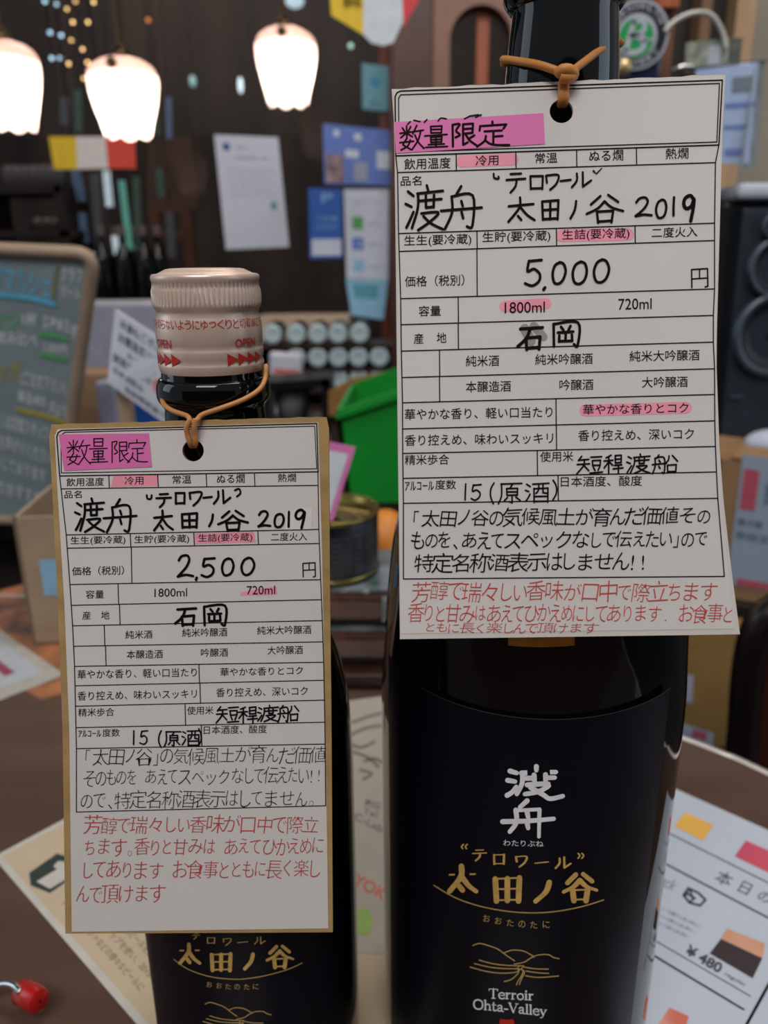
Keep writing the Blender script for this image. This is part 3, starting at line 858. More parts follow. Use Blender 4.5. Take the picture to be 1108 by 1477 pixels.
LX = [(135, 572), (225, 571), (249, 573.6), (337, 575), (363, 576), (431, 578), (468, 579), (508, 579), (545, 579.7), (581, 580.5), (619, 580.7), (654, 581), (690, 581.6), (726, 582), (835, 582)]
RX = [(118, 1042), (209, 1034.5), (235, 1032), (322, 1030.7), (417, 1030.5), (494, 1029), (532, 1030.5), (607, 1031), (644, 1032), (681, 1033.5), (719, 1035.4), (831, 1044.8)]
m = MB()
inn = [(574, 135.7), (1037.8, 119.7), (1034, 205), (573, 219.5)]
out_ = [(577, 130.5), (1042, 116.4), (1037.5, 209), (571, 225)]
hs = []
for q, r in ((inn, 0), (out_, 0)):
    pass
def frame_poly(mb, surf, pts, wd, lift):
    for i in range(len(pts) - 1):
        a, b = pts[i], pts[i + 1]; n = 8
        ribbon(mb, surf, [(a[0] + (b[0] - a[0]) * k / n, a[1] + (b[1] - a[1]) * k / n) for k in range(n + 1)], wd, lift, False)
frame_poly(m, surfB, [(575.5, 218), (575, 142), (578, 137), (1037.8, 120.5), (1034, 205), (573, 219.5)], 1.6, .0001)
frame_poly(m, surfB, [(571, 225), (570, 140), (572.5, 134), (578, 131.5), (1042, 115.8), (1037, 209.3), (571, 225)], 2.0, .0001)
rowsB = [(573.6, 249, 1032, 234.7), (575, 337, 1030.7, 322), (576, 362.8, 1030.5, 347), (578, 430.9, 1030.7, 416.8), (579, 468.4, 1029, 455), (579, 506.5, 1029, 493.5), (579.7, 544.6, 1030.7, 531.9), (580.7, 581, 1030.7, 569), (580.7, 618.7, 1031, 607), (581, 654, 1032, 644), (581.6, 690, 1033.5, 680.7), (582, 726, 1035.4, 718.7), (582, 835, 1044.8, 831.3)]
rules(m, surfB, rowsB, [], 1.7, .0001)
def yrow(rows, i, x):
    x0, y0, x1, y1 = rows[i]
    return y0 + (x - x0) / (x1 - x0) * (y1 - y0)
RT = [(571, 225, 1037, 209)] + rowsB
vcols = [(658, 0, 1), (744, 0, 1), (831.7, 0, 1), (918, 0, 1), (688, 2, 3), (802.6, 2, 3), (916, 2, 3), (688, 3, 4), (661, 4, 5), (661, 5, 6), (634, 6, 7), (634, 7, 8), (802, 8, 9), (802.5, 9, 10), (775, 10, 11), (805, 11, 12)]
for x, i, j in vcols:
    ribbon(m, surfB, [(x, yrow(RT, i, x)), (x + .4, yrow(RT, j, x))], 1.7, .0001, False)
frame_poly(m, surfB, [(571, 225), (573.6, 249), (575, 337), (578, 431), (579, 506), (580.7, 581), (581, 654), (582, 726), (582, 835)], 1.7, .0001)
frame_poly(m, surfB, [(1037, 209), (1032, 235), (1030.7, 322), (1030.7, 417), (1029, 455), (1029, 494), (1030.7, 532), (1031, 607), (1032, 644), (1033.5, 681), (1035.4, 719), (1044.8, 831)], 1.7, .0001)
obj('printed_rules', m, print_ink, shB)
slB = lambda y: -.0345 + (y - 209) / 622 * .027
TB = [('飲用温度', 583, 650, 236, 16), ('冷用', 686, 719, 231.5, 15), ('常温', 772, 804, 228, 15), ('ぬる燗', 850, 899, 224.5, 16), ('熱燗', 960, 993, 221.5, 16), ('品名', 578, 608, 261, 14),
      ('生生(要冷蔵)', 583, 680, 347, 17), ('生貯(要冷蔵)', 696, 794, 342, 17), ('生詰(要冷蔵)', 811, 908, 338.5, 17), ('二度火入', 940, 1006, 335, 15),
      ('価格（税別）', 584, 670, 405, 16), ('容量', 604, 636, 448.5, 15), ('1800ml', 728, 786, 443.5, 16), ('720ml', 892, 940, 438.5, 16), ('産', 597, 611, 488.5, 15), ('地', 630, 644, 487, 15),
      ('純米酒', 672, 720, 520.5, 16), ('純米吟醸酒', 772, 855, 518, 16), ('純米大吟醸酒', 908, 1009, 513, 16), ('本醸造酒', 672, 737, 557.5, 16), ('吟醸酒', 807, 856, 555, 16), ('大吟醸酒', 926, 992, 551, 16),
      ('華やかな香り、軽い口当たり', 584, 797, 596, 16), ('華やかな香りとコク', 841, 993, 589.5, 15), ('香り控えめ、味わいスッキリ', 584, 798, 633.5, 16), ('香り控えめ、深いコク', 834, 1001, 627, 16),
      ('精米歩合', 584, 648, 663, 15), ('使用米', 779, 827, 658.5, 15), ('ｱﾙｺｰﾙ', 584, 626, 701, 13), ('度数', 628, 658, 699, 14), ('日本酒度、酸度', 809, 926, 694, 15)]
m = MB()
for s, x0, x1, yc, h in TB: put_text(m, surfB, s, x0, x1, yc, h, slB(yc), off=.004)
frame_poly(m, surfB, [(998, 415), (997.5, 389), (1020.5, 387.5), (1021, 413), (1017, 414)], 2.2, .00012)
ribbon(m, surfB, [(1009, 389), (1009, 402)], 2.0, .00012, False); ribbon(m, surfB, [(998, 402.5), (1021, 401)], 2.0, .00012, False)
obj('printed_lettering', m, print_ink, shB)
for p, wdt in (([(666, 233), (740, 230)], 17), ([(810, 340), (906, 338)], 18), ([(728, 442), (788, 438)], 16), ([(844, 592), (990, 588)], 17)):
    m = MB(); n = 10
    ribbon(m, surfB, [(p[0][0] + (p[1][0] - p[0][0]) * i / n, p[0][1] + (p[1][1] - p[0][1]) * i / n) for i in range(n + 1)], wdt, .00005, False)
    obj('pink_highlight', m, hl_pink, shB)
m = MB(); quad(m, surfB, [(569, 176.5), (784, 163.5), (786, 208), (571, 221.5)], .00016); stB = obj('pink_strip', m, tape_pink, shB)
m = MB(); ribbon(m, surfB, [(757, 474), (766, 492)], 14, .00009, False); ribbon(m, surfB, [(770, 470), (784, 486)], 12, .00009, False); obj('grey_smudge', m, smudge, shB)
# handwriting
m = MB(); LH = .00022
for ch, b in {'数': (577, 181, 611, 217), '量': (613, 182, 645, 213), '限': (650, 178, 686, 212), '定': (688, 176, 733, 212)}.items(): hand(m, surfB, ch, *b, 2.6 if ch in '数量' else 3.4, LH, -.03)
for s in ([(592, 176), (588, 180)], [(597, 174), (606, 176)], [(612, 177), (616, 173)], [(632, 175), (636, 171), (644, 172)], [(670, 172), (676, 169)], [(677, 168), (690, 166)], [(686, 170), (694, 166)]):
    ribbon(m, surfB, s, 2.2, LH, len(s) > 2)
obj('strip_handwriting', m, marker_brown, stB)
m = MB()
for ch, b in {'渡': (584, 268, 640, 333), '舟': (636, 269, 695, 331)}.items(): hand(m, surfB, ch, *b, 3.9, LH, -.03)
for ch, b in {'太': (730, 284, 772, 321), '田': (778, 286, 809, 320), 'ノ': (820, 289, 834, 317), '谷': (846, 281, 898, 322), '2': (914, 284, 942, 314), '0': (944, 287, 963, 316), '1': (967, 284, 976, 312)}.items(): hand(m, surfB, ch, *b, 3.6, LH, -.03)
for ch, b in {'テ': (729, 249, 759, 279), 'ロ': (763, 253, 785, 274), 'ワ': (786, 251, 807, 275), 'ー': (808, 257, 824, 264), 'ル': (824, 248, 853, 271)}.items(): hand(m, surfB, ch, *b, 3.2, LH)
ribbon(m, surfB, [(712, 251), (713, 257), (719, 258), (719, 255)], 3, LH); ribbon(m, surfB, [(856, 247), (860, 251), (868, 243)], 3, LH, False, w1=1.4)
obj('handwritten_name', m, marker_brown, shB); m = MB()
for ch, b in {'5': (755, 374, 785, 414), '0': (794, 377, 818, 411)}.items(): hand(m, surfB, ch, *b, 4.0, LH, -.03)
hand(m, surfB, '0', 823, 376, 849, 411, 4.0, LH); hand(m, surfB, '0', 853, 373, 881, 409, 4.0, LH)
ribbon(m, surfB, [(786, 415), (784, 418)], 4.5, LH, False)
obj('handwritten_price', m, marker_brown, shB); m = MB()
hand(m, surfB, '石', 747, 470, 785, 505, 4.6, LH, -.03); hand(m, surfB, '岡', 795, 465, 836, 500, 4.0, LH, -.03)
obj('handwritten_place', m, marker_brown, shB)
m = MB()
hand(m, surfB, '9', 983, 281, 1004, 320, 5.0, LH)
obj('handwritten_digit', m, marker_black, shB); m = MB()
for ch, b in {'短': (832, 657, 868, 684), '稈': (871, 656, 898, 683), '渡': (903, 655, 938, 683), '船': (941, 656, 977, 683)}.items(): hand(m, surfB, ch, *b, 2.4, LH, -.03)
obj('handwritten_rice_name', m, marker_black, shB); m = MB()
for ch, b in {'1': (668, 697, 675, 722), '5': (678, 698, 696, 722), '(': (704, 696, 716, 727), '原': (719, 696, 754, 727), '酒': (757, 695, 792, 725), ')': (794, 692, 806, 722)}.items(): hand(m, surfB, ch, *b, 2.4, LH)
obj('handwritten_strength', m, marker_black, shB)
rows = [('「太田ノ谷の気候風土が育んだ価値その', 593, 1024, 746, 25), ('ものを、あえてスペックなしで伝えたい」ので', 593, 1020, 778.5, 25), ('特定名称酒表示はしません!!', 597, 935, 811, 26)]
for s, x0, x1, yc, h in rows:
    m = MB(); hand_text(m, surfB, s, x0, x1, yc, h, -.008, off=-.004); obj('handwritten_line', m, marker_black, shB)
m = MB()
for s, x0, x1, yc, h in [('芳醇で瑞々しい香味が口中で際立ちます', 594, 1034, 853.5, 28), ('香りと甘みはあえてひかえめにしてあります. お食事と', 588, 1057, 885, 26), ('ともに長く楽しんで頂けます', 611, 862, 905.5, 15)]:
    m = MB(); hand_text(m, surfB, s, x0, x1, yc, h, .002, off=-.013, shear=.12); obj('red_handwritten_line', m, marker_red, shB)

# ---- small tag
A = at_Y(73, 612, .2095); B = at_Y(474, 601, .2105); C_ = at_Y(290, 1346, .1750)
surfS, nS = plane_surface((A, B, C_), lambda x, y: -.006 * math.sin(math.pi * (y - 605) / 740))
tagS = thing('price_tag', 'smaller brown-backed price tag reading 2,500 hung on the small bottle', 'price tag', surfS(290, 1346))
holeS = (278.5, 650, 15.5)
m = sheet(surfS, [(0, 74), (.015, 70), (.1, 74), (.35, 83), (.6, 90), (1, 94)], [(0, 471), (.01, 474.5), (.25, 475.5), (.6, 478), (1, 480)], (612, 601), (1347, 1345), holeS, -.0018, -.0001, rag=.8)
obj('backing_card', m, kraft, tagS)
m = sheet(surfS, [(0, 83), (.012, 79), (.1, 82), (.35, 93), (.6, 100), (1, 103.5)], [(0, 459), (.25, 464.5), (.6, 469.5), (1, 473.5)], (619, 609.5), (1344, 1339), holeS, -.0001, 0)
shS = obj('paper_sheet', m, paper, tagS)
m = MB()
frame_poly(m, surfS, [(88.6, 682), (88, 630), (90, 626), (94, 623.5), (454, 614.6), (457, 676), (88.6, 682)], 1.2, .0001)
frame_poly(m, surfS, [(86.2, 686.5), (82, 630), (84, 624), (89, 620.8), (457, 610.9), (459, 680.5), (86.2, 686.5)], 1.7, .0001)
rowsS = [(88.6, 705, 459, 700), (95.7, 771.5, 460, 763.5), (97.7, 790.6, 461, 783.8), (101, 843, 462.7, 836), (103.7, 873, 464, 864.8), (104.9, 902.5, 465, 895), (106.5, 932, 466, 925.6), (107.7, 961, 466.7, 957 - 2), (108.5, 989, 467.5, 981), (109, 1018.5, 467.7, 1009.7), (109.6, 1049.4, 468.7, 1041.5), (110.4, 1079.6, 469, 1073), (110.4, 1171, 470, 1162)]
rules(m, surfS, rowsS, [], 1.4, .0001)
RT2 = [(86.2, 686.5, 458.7, 680.5)] + rowsS
for x, i, j in [(157, 0, 1), (227.6, 0, 1), (297.5, 0, 1), (367, 0, 1), (188, 2, 3), (279.6, 2, 3), (372, 2, 3), (189.5, 3, 4), (170.4, 4, 5), (172.5, 5, 6), (150.5, 6, 7), (152.3, 7, 8), (287, 8, 9), (288.5, 9, 10), (267, 10, 11), (290.5, 11, 12)]:
    ribbon(m, surfS, [(x, yrow(RT2, i, x)), (x + .9, yrow(RT2, j, x))], 1.4, .0001, False)
frame_poly(m, surfS, [(86.2, 686.5), (95.7, 771.5), (101, 843), (104.9, 902.5), (107.7, 961), (109, 1018.5), (110.4, 1079.6), (110.4, 1171)], 1.4, .0001)
frame_poly(m, surfS, [(458.7, 680.5), (460, 763.5), (462.7, 836), (465, 895), (467, 957), (468.7, 1041), (470, 1162)], 1.4, .0001)
obj('printed_rules', m, print_ink, shS)
TS = [('飲用温度', 96, 150, 695, 12), ('冷用', 180, 207, 693, 12), ('常温', 249, 276, 691.5, 12), ('ぬる燗', 313, 353, 690.5, 13), ('熱燗', 401, 427, 689, 12), ('品名', 93, 118, 713, 11),
      ('生生(要冷蔵)', 102, 181, 779.5, 13), ('生貯(要冷蔵)', 194, 273, 778, 13), ('生詰(要冷蔵)', 286, 364, 776, 13), ('二度火入', 391, 443, 774, 12), ('価格（税別）', 104, 179, 823, 13), ('容量', 124, 150, 857, 12),
      ('1800ml', 223, 270, 854.5, 12), ('720ml', 356, 397, 851, 12.5), ('産', 119, 131, 887.5, 12), ('地', 146, 158, 887, 12), ('純米酒', 181, 220, 915, 12), ('純米吟醸酒', 263, 328, 912, 12.5), ('純米大吟醸酒', 371, 449, 908.5, 12.5),
      ('本醸造酒', 183, 235, 943.5, 12.5), ('吟醸酒', 290, 329, 941, 12.5), ('大吟醸酒', 386, 437, 937.5, 12.5), ('華やかな香り、軽い口当たり', 112, 284, 971, 13), ('華やかな香りとコク', 318, 437, 968, 12), ('香り控えめ、味わいスッキリ', 112, 284, 1002, 13),
      ('香り控えめ、深いコク', 312, 444, 997.5, 13), ('精米歩合', 113, 165, 1027, 12), ('使用米', 270, 308, 1024.5, 12), ('ｱﾙｺｰﾙ', 113, 146, 1058, 10), ('度数', 148, 173, 1056.5, 11.5), ('日本酒度、酸度', 294, 385, 1052, 12)]
m = MB()
for s, x0, x1, yc, h in TS: put_text(m, surfS, s, x0, x1, yc, h, -.02, off=.002)
frame_poly(m, surfS, [(437.5, 832), (437, 812.5), (454.5, 811.5), (455, 831), (452, 832)], 1.8, .00012)
ribbon(m, surfS, [(446, 812.5), (446, 822)], 1.6, .00012, False); ribbon(m, surfS, [(437.5, 822.5), (455, 821.5)], 1.6, .00012, False)
obj('printed_lettering', m, print_ink, shS)
for q in ([(164, 686), (227, 685.5), (227, 700.5), (160, 702.5)], [(281, 769.5), (366, 767), (369, 782), (281, 784.5)], [(348, 854), (399, 845.5), (400, 857.5), (347, 859)]):
    m = MB(); quad(m, surfS, q, .00005); obj('pink_highlight', m, hl_pink, shS)
m = MB(); quad(m, surfS, [(85, 626.5), (215, 625), (219.5, 673.5), (93, 679)], .00016); stS = obj('pink_strip', m, tape_pink, shS)
m = MB(); quad(m, surfS, [(413, 737), (451, 732), (449, 763), (411, 765)], .0001); obj('correction_patch', m, correction, shS)
m = MB()
for ch, b in {'数': (97, 634, 130, 671), '量': (129, 632, 155, 667), '限': (160, 636, 186, 668), '定': (184, 634, 212, 668)}.items(): hand(m, surfS, ch, *b, 1.7, LH)
obj('strip_handwriting', m, marker_black, stS)
m = MB()
for ch, b in {'渡': (108, 719, 151, 768), '舟': (150, 720, 197, 768)}.items(): hand(m, surfS, ch, *b, 3.4, LH, -.02)
for ch, b in {'太': (220, 735, 250, 766), '田': (259, 738, 288, 763), 'ノ': (300, 741, 309, 760), '谷': (315, 736, 357, 766), '2': (371, 736, 392, 761), '0': (394, 740, 411, 761), '1': (414, 737, 419, 761), '9': (424, 734, 442, 762)}.items(): hand(m, surfS, ch, *b, 3.5 if ch != '9' else 4.0, LH, -.02)
for ch, b in {'テ': (225, 711, 248, 732), 'ロ': (252, 710, 268, 727), 'ワ': (272, 708, 292, 730), 'ー': (293, 714, 306, 720), 'ル': (308, 706, 333, 727)}.items(): hand(m, surfS, ch, *b, 3.2, LH)
ribbon(m, surfS, [(212, 714), (213, 719), (218, 719), (219, 714)], 2.8, LH); ribbon(m, surfS, [(339, 707), (345, 705), (347, 711), (342, 716)], 2.8, LH)
obj('handwritten_name', m, marker_black, shS); m = MB()
for ch, b in {'2': (254, 799, 281, 834), '5': (289, 804, 313, 833)}.items(): hand(m, surfS, ch, *b, 3.6, LH)
hand(m, surfS, '0', 318, 804, 339, 831, 3.6, LH); hand(m, surfS, '0', 346, 803, 369, 830, 3.6, LH); ribbon(m, surfS, [(284, 833), (283, 836)], 4, LH, False)
obj('handwritten_price', m, marker_black, shS); m = MB()
hand(m, surfS, '石', 253, 875, 285, 903, 3.8, LH, -.02); hand(m, surfS, '岡', 292, 873, 327, 902, 3.6, LH, -.02)
obj('handwritten_place', m, marker_black, shS); m = MB()
for ch, b in {'短': (312, 1018, 344, 1043), '稈': (344, 1019, 371, 1043), '渡': (371, 1017, 402, 1041), '船': (401, 1017, 431, 1041)}.items(): hand(m, surfS, ch, *b, 2.3, LH, -.03)
obj('handwritten_rice_name', m, marker_black, shS); m = MB()
for ch, b in {'1': (190, 1053, 196, 1074), '5': (201, 1053, 215, 1074), '(': (226, 1053, 236, 1078), '原': (237, 1054, 262, 1077), '酒': (262, 1052, 288, 1076), ')': (284, 1050, 293, 1076)}.items(): hand(m, surfS, ch, *b, 2.2, LH)
obj('handwritten_strength', m, marker_black, shS)
m = MB()
for s, x0, x1, yc, h in [('「太田ノ谷」の気候風土が育んだ価値', 121, 469, 1090, 24), ('そのものを あえてスペックなしで伝えたい!!', 119, 465, 1120, 24), ('ので、特定名称酒表示はしてません。', 116, 455, 1153, 25)]:
    m = MB(); hand_text(m, surfS, s, x0, x1, yc, h, -.012, off=-.017); obj('handwritten_line', m, marker_black, shS)
m = MB()
for s, x0, x1, yc, h in [('芳醇で瑞々しい香味が口中で際立', 121, 460, 1189, 26), ('ちます。香りと甘みは あえてひかえめに', 121, 466, 1221, 25), ('してあります お食事とともに長く楽し', 117, 462, 1254, 26), ('んで頂けます', 110, 238, 1290, 27)]:
    m = MB(); hand_text(m, surfS, s, x0, x1, yc, h, -.005, off=-.014); obj('red_handwritten_line', m, marker_red_dark, shS)

# ------------------------------------------------------------------ rubber bands
def band_loop(front_pts, ax, ay, r, back_z):
    """points round the back of the neck from the last front point to the first"""
    a0 = math.atan2(front_pts[-1].y - ay, front_pts[-1].x - ax); a1 = math.atan2(front_pts[0].y - ay, front_pts[0].x - ax)
    if a1 < a0: a1 += 2 * math.pi
    z0 = front_pts[-1].z; z1 = front_pts[0].z
    out = []
    for i in range(1, 16):
        t = i / 16; a = a0 + (a1 - a0) * t
        out.append(Vector((ax + r * math.cos(a), ay + r * math.sin(a), z0 + (z1 - z0) * t)))
    return out
def hand3(pts, sub_n=5):
    return smooth_line(pts, sub_n)
rb = thing('rubber_band', 'orange rubber band tied round the neck of the big bottle', 'rubber band', at_Y(812, 110, .2175))
k = at_Y(815, 108, .2185)
frontL = [at_Y(728, 88, BY), at_Y(727, 86, BY - .008), at_Y(745, 88, .2268), at_Y(775, 93, .2215), at_Y(800, 101, .2190), at_Y(812, 106, .2185)]
frontR = [at_Y(820, 106, .2185), at_Y(838, 93, .2205), at_Y(862, 75, .2245), at_Y(886, 60, .2310), at_Y(889, 56, BY - .002)]
pts = hand3(frontL + frontR)
rr = .0160
pts_all = pts + band_loop([pts[0], pts[-1]], BX, BY, rr, 0)
m = MB(); m.tube(pts_all, .0010, 10, closed=True); obj('neck_loop', m, rubber2, rb, smooth=True)
m = MB(); m.tube(hand3([at_Y(806, 106, .2180), at_Y(811, 101, .2168), at_Y(822, 101, .2168), at_Y(828, 107, .2180), at_Y(820, 112, .2172), at_Y(808, 111, .2172)]), .0014, 10, closed=False); obj('knot', m, rubber2, rb, smooth=True)
m = MB()
for dx in (-2.6, 3.0):
    m.tube(hand3([at_Y(817 + dx, 108, .2172), at_Y(813 + dx, 122, .2190), at_Y(813 + dx, 138, .2186), at_Y(812 + dx, 147, .2195), at_Y(811 + dx, 150, .2235), at_Y(813 + dx, 138, .2270)]), .00098, 10)
obj('hanging_loop', m, rubber2, rb, smooth=True)
rb2 = thing('rubber_band', 'light brown rubber band slung round the neck of the small bottle', 'rubber band', at_Y(280, 606, .2080))
fl = [at_Y(385, 542, SY), at_Y(384, 528, SY - .006), at_Y(383, 545, .2200), at_Y(374, 562, .2150), at_Y(350, 577, .2122), at_Y(318, 589, .2105), at_Y(292, 598, .2095), at_Y(284, 606, .2078)]
fr = [at_Y(274, 606, .2078), at_Y(270, 600, .2092), at_Y(250, 593, .2110), at_Y(238, 585, .2140), at_Y(234, 576, .2190), at_Y(235, 569, SY)]
m = MB()
back = []
for i in range(17):
    a = math.radians(180 - 180 * i / 16)
    z0 = fr[-1].z; z1 = fl[0].z
    back.append(Vector((SX + .0158 * math.cos(a) + .0002, SY + .0158 * math.sin(a) + .0005, z0 + (z1 - z0) * i / 16)))
m.tube(hand3(fl + [at_Y(279, 609, .2070)] + fr) + back[1:-1], .00072, 10, closed=True); obj('neck_loop', m, rubber, rb2, smooth=True)
m = MB()
for dx, e in ((-5.5, 3), (5.0, -2)):
    m.tube(hand3([at_Y(279 + dx * .7, 604, .2070), at_Y(275 + dx * 1.05, 616, .2068), at_Y(276 + dx, 626, .2072), at_Y(278 + dx + e * .6, 639, .2075), at_Y(279 + dx * .4, 643, .2100), at_Y(279 + dx * .4, 632, .2150)]), .00078, 10)
obj('hanging_loop', m, rubber, rb2, smooth=True)
#PART2
# ------------------------------------------------------------------ shared helpers for the things around
def plane_pts(q, Ys):
    if not isinstance(Ys, (list, tuple)): Ys = [Ys] * len(q)
    return [at_Y(x, y, Y) for (x, y), Y in zip(q, Ys)]
def flat_surf(P):
    """surface through 4 world points as (u, v) in 0..1: tl, tr, br, bl"""
    tl, tr, br, bl = P
    n = (tr - tl).cross(bl - tl).normalized()
    if n.dot(CAM - tl) < 0: n = -n
    def s(u, v, lift=0.0):
        return (1 - v) * ((1 - u) * tl + u * tr) + v * ((1 - u) * bl + u * br) + n * lift
    return s, n
def sheet3(name, P, th, mt, parent=None, **k):
    s, n = flat_surf(P)
    m = MB(); m.prism(P, -n * th)
    return obj(name, m, mt, parent, **k), s
UQ = ((0, 0), (1, 0), (1, 1), (0, 1))
def uv_rect(mb, s, u0, v0, u1, v1, lift=.0006):
    mb.add([s(u0, v0, lift), s(u1, v0, lift), s(u1, v1, lift), s(u0, v1, lift)], [(0, 1, 2, 3)])
def uv_text(mb, s, lines, lift=.0006, off=0.0):
    text_block(mb, s, UQ, lines, lift=lift, off=off)
def uv_disc(mb, s, cu, cv, ru, rv, lift=.0006, n=28, r0=0.0, a0=0, a1=2 * math.pi):
    V = []; F = []
    for i in range(n + 1):
        a = a0 + (a1 - a0) * i / n
        V.append(s(cu + ru * math.cos(a), cv + rv * math.sin(a), lift))
        V.append(s(cu + ru * r0 * math.cos(a), cv + rv * r0 * math.sin(a), lift))
    for i in range(n): F.append((2 * i, 2 * i + 2, 2 * i + 3, 2 * i + 1) if r0 else (2 * i, 2 * i + 2, 2 * i + 1))
    mb.add(V, F)
def rot_z(a): return Matrix.Rotation(a, 3, 'Z')
def boxat(m, x, y, z0, wx, dy, h, a=0): m.box((x, y, z0 + h / 2), (wx, dy, h), rot_z(a)); return m
def Xat(px, py, Y): return at_Y(px, py, Y).x
def Zat(px, py, Y): return at_Y(px, py, Y).z

# ------------------------------------------------------------------ pendant lamps
def translucent(name, col, tr):
    m = bpy.data.materials.new(name); m.use_nodes = True; nt = m.node_tree; nt.nodes.clear()
    o = nt.nodes.new('ShaderNodeOutputMaterial'); mx = nt.nodes.new('ShaderNodeMixShader'); mx.inputs[0].default_value = tr
    no = nt.nodes.new('ShaderNodeTexNoise'); no.inputs['Scale'].default_value = 20
    cr = nt.nodes.new('ShaderNodeValToRGB'); c = lin(col)
    cr.color_ramp.elements[0].color = (*[v * .9 for v in c], 1); cr.color_ramp.elements[1].color = (*c, 1)
    nt.links.new(no.outputs[0], cr.inputs[0])
    d = nt.nodes.new('ShaderNodeBsdfPrincipled'); d.inputs['Roughness'].default_value = .25
    t = nt.nodes.new('ShaderNodeBsdfTranslucent')
    nt.links.new(cr.outputs[0], d.inputs['Base Color']); nt.links.new(cr.outputs[0], t.inputs[0])
    nt.links.new(d.outputs[0], mx.inputs[1]); nt.links.new(t.outputs[0], mx.inputs[2]); nt.links.new(mx.outputs[0], o.inputs[0])
    MATS[name] = m; return m
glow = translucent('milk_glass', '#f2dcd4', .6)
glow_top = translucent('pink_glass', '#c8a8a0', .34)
bulb_m = mat('lamp_bulb', '#fff0e0', emit=62)
def pendant(px, ytop, ybot, wpx, Y, label, cord_px):
    c = at_Y(px, (ytop + ybot) / 2, Y)
    dep = Y / ray(px, (ytop + ybot) / 2).y
    r = wpx / 2 * dep / F_PX
    h = at_Y(px, ytop, Y).z - at_Y(px, ybot, Y).z
    z0 = at_Y(px, ybot, Y).z
    t = thing('pendant_lamp', label, 'lamp', (c.x, Y, z0), 'tulip glass pendant lamps')
    def petal(rr, z, a):
        k = max(0, 1 - (z - z0) / (h * .14))
        return rr * (1 + .05 * math.cos(7 * a))
    prof = [(r * .66, .0), (r * .74, .12), (r * .86, .32), (r * .96, .52), (r, .68), (r * .985, .77)]
    m = MB()
    n = 84; V = []; F = []; rows = 12
    sp_ = smooth_line([(a, b) for a, b in prof] , 4)
    for j, q in enumerate(sp_):
        for k in range(n):
            a = 2 * math.pi * k / n
            z = z0 + q.y * h
            if j < 4: z -= (1 - j / 4) * h * .06 * abs(math.cos(3.5 * a)) * 1.0
            rr = q.x * (1 + .035 * math.cos(7 * a))
            V.append((c.x + rr * math.cos(a), Y + rr * math.sin(a), z))
    for j in range(len(sp_) - 1):
        for k in range(n): F.append((j * n + k, j * n + (k + 1) % n, (j + 1) * n + (k + 1) % n, (j + 1) * n + k))
    m.add(V, F); obj('lamp_shade', m, glow, t, smooth=True)
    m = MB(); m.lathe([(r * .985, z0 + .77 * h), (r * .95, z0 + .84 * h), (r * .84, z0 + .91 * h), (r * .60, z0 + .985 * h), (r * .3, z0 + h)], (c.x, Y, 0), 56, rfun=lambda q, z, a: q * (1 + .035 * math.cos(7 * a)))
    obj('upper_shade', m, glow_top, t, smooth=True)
    m = MB(); m.lathe([(.001, z0 + .90 * h), (r * .20, z0 + .92 * h), (r * .30, z0 + h), (r * .26, z0 + 1.1 * h), (r * .10, z0 + 1.18 * h), (.001, z0 + 1.2 * h)], (c.x, Y, 0), 24); obj('lamp_holder', m, brass, t, smooth=True)
    m = MB(); m.ball((c.x, Y, z0 + .34 * h), r * .42, 20, 12, sc=(1, 1, 1.1)); obj('light_bulb', m, bulb_m, t, smooth=True)
    m = MB(); zt_ = 1.95; nl = 36; z = z0 + 1.17 * h
    m.tube([(c.x, Y, z), (c.x, Y, zt_)], .0035, 8); obj('cord', m, brass, t)
    m = MB(); m.ball((c.x, Y - r * .96, z0 + .86 * h), r * .16, 12, 8); obj('knob', m, brass, t, smooth=True)
    return t
pendant(180, 86, 193, 97, 1.45, 'lit tulip glass pendant lamp above the yellow white and red sticker', 0)
pendant(413, 42, 146, 86, 1.62, 'lit tulip glass pendant lamp, rightmost of the three', 0)
pendant(12, 62, 181, 94, 1.38, 'lit tulip glass pendant lamp cut by the left edge of the photo', 0)

# ------------------------------------------------------------------ stickers and notices on the window glass
GY = WY - .004
white_p = mat('notice_paper', '#c3c5d2', rough=.7, var=.02)
grey_ink = mat('grey_ink', '#7f8290', rough=.8); blue_ink = mat('blue_ink', '#2b4f86', rough=.7); teal_ink = mat('teal_ink', '#4a8a92', rough=.7)
yel = mat('flag_yellow', '#d8b41c', rough=.6); wht = mat('flag_white', '#d6ccc8', rough=.6); redm = mat('flag_red', '#cf4030', rough=.6)
def strip3(name, cols, cuts_t, cuts_b, y0s, y1s, Y, label, cat, th=.001):
    t = thing(name, label, cat, at_Y((cuts_b[0] + cuts_b[-1]) / 2, y1s[0], Y))
    for i, (nm, cm) in enumerate(cols):
        P = plane_pts([(cuts_t[i], y0s[i]), (cuts_t[i + 1], y0s[i + 1]), (cuts_b[i + 1], y1s[i + 1]), (cuts_b[i], y1s[i])], Y)
        sheet3(nm, P, th, cm, t)
    return t
strip3('flag_sticker', [('yellow_stripe', yel), ('white_stripe', wht), ('red_stripe', redm)], (70, 109, 152, 194), (78, 112, 156, 196), (197, 197, 197, 195), (244, 244, 243, 243), GY, 'small yellow, white and red striped sticker on the dark glass', 'sticker')
P = plane_pts([(309, 194), (401, 198), (417, 356), (326, 360)], GY)
o, s_ = sheet3('notice_sheet', P, .001, white_p, label='white printed notice sheet taped alone on the dark glass', cat='notice')
m = MB(); uv_disc(m, s_, .17, .10, .06, .035); obj('blue_logo', m, blue_ink, o)
m = MB(); uv_text(m, s_, [('お知らせ', .32, .52, .10, .035), ('営業時間変更のご案内', .30, .82, .19, .025)]); 
for i in range(5): uv_text(m, s_, [('平素より格別のお引き立てを賜り', .15, .88 - .1 * (i % 2), .30 + i * .055, .016)])
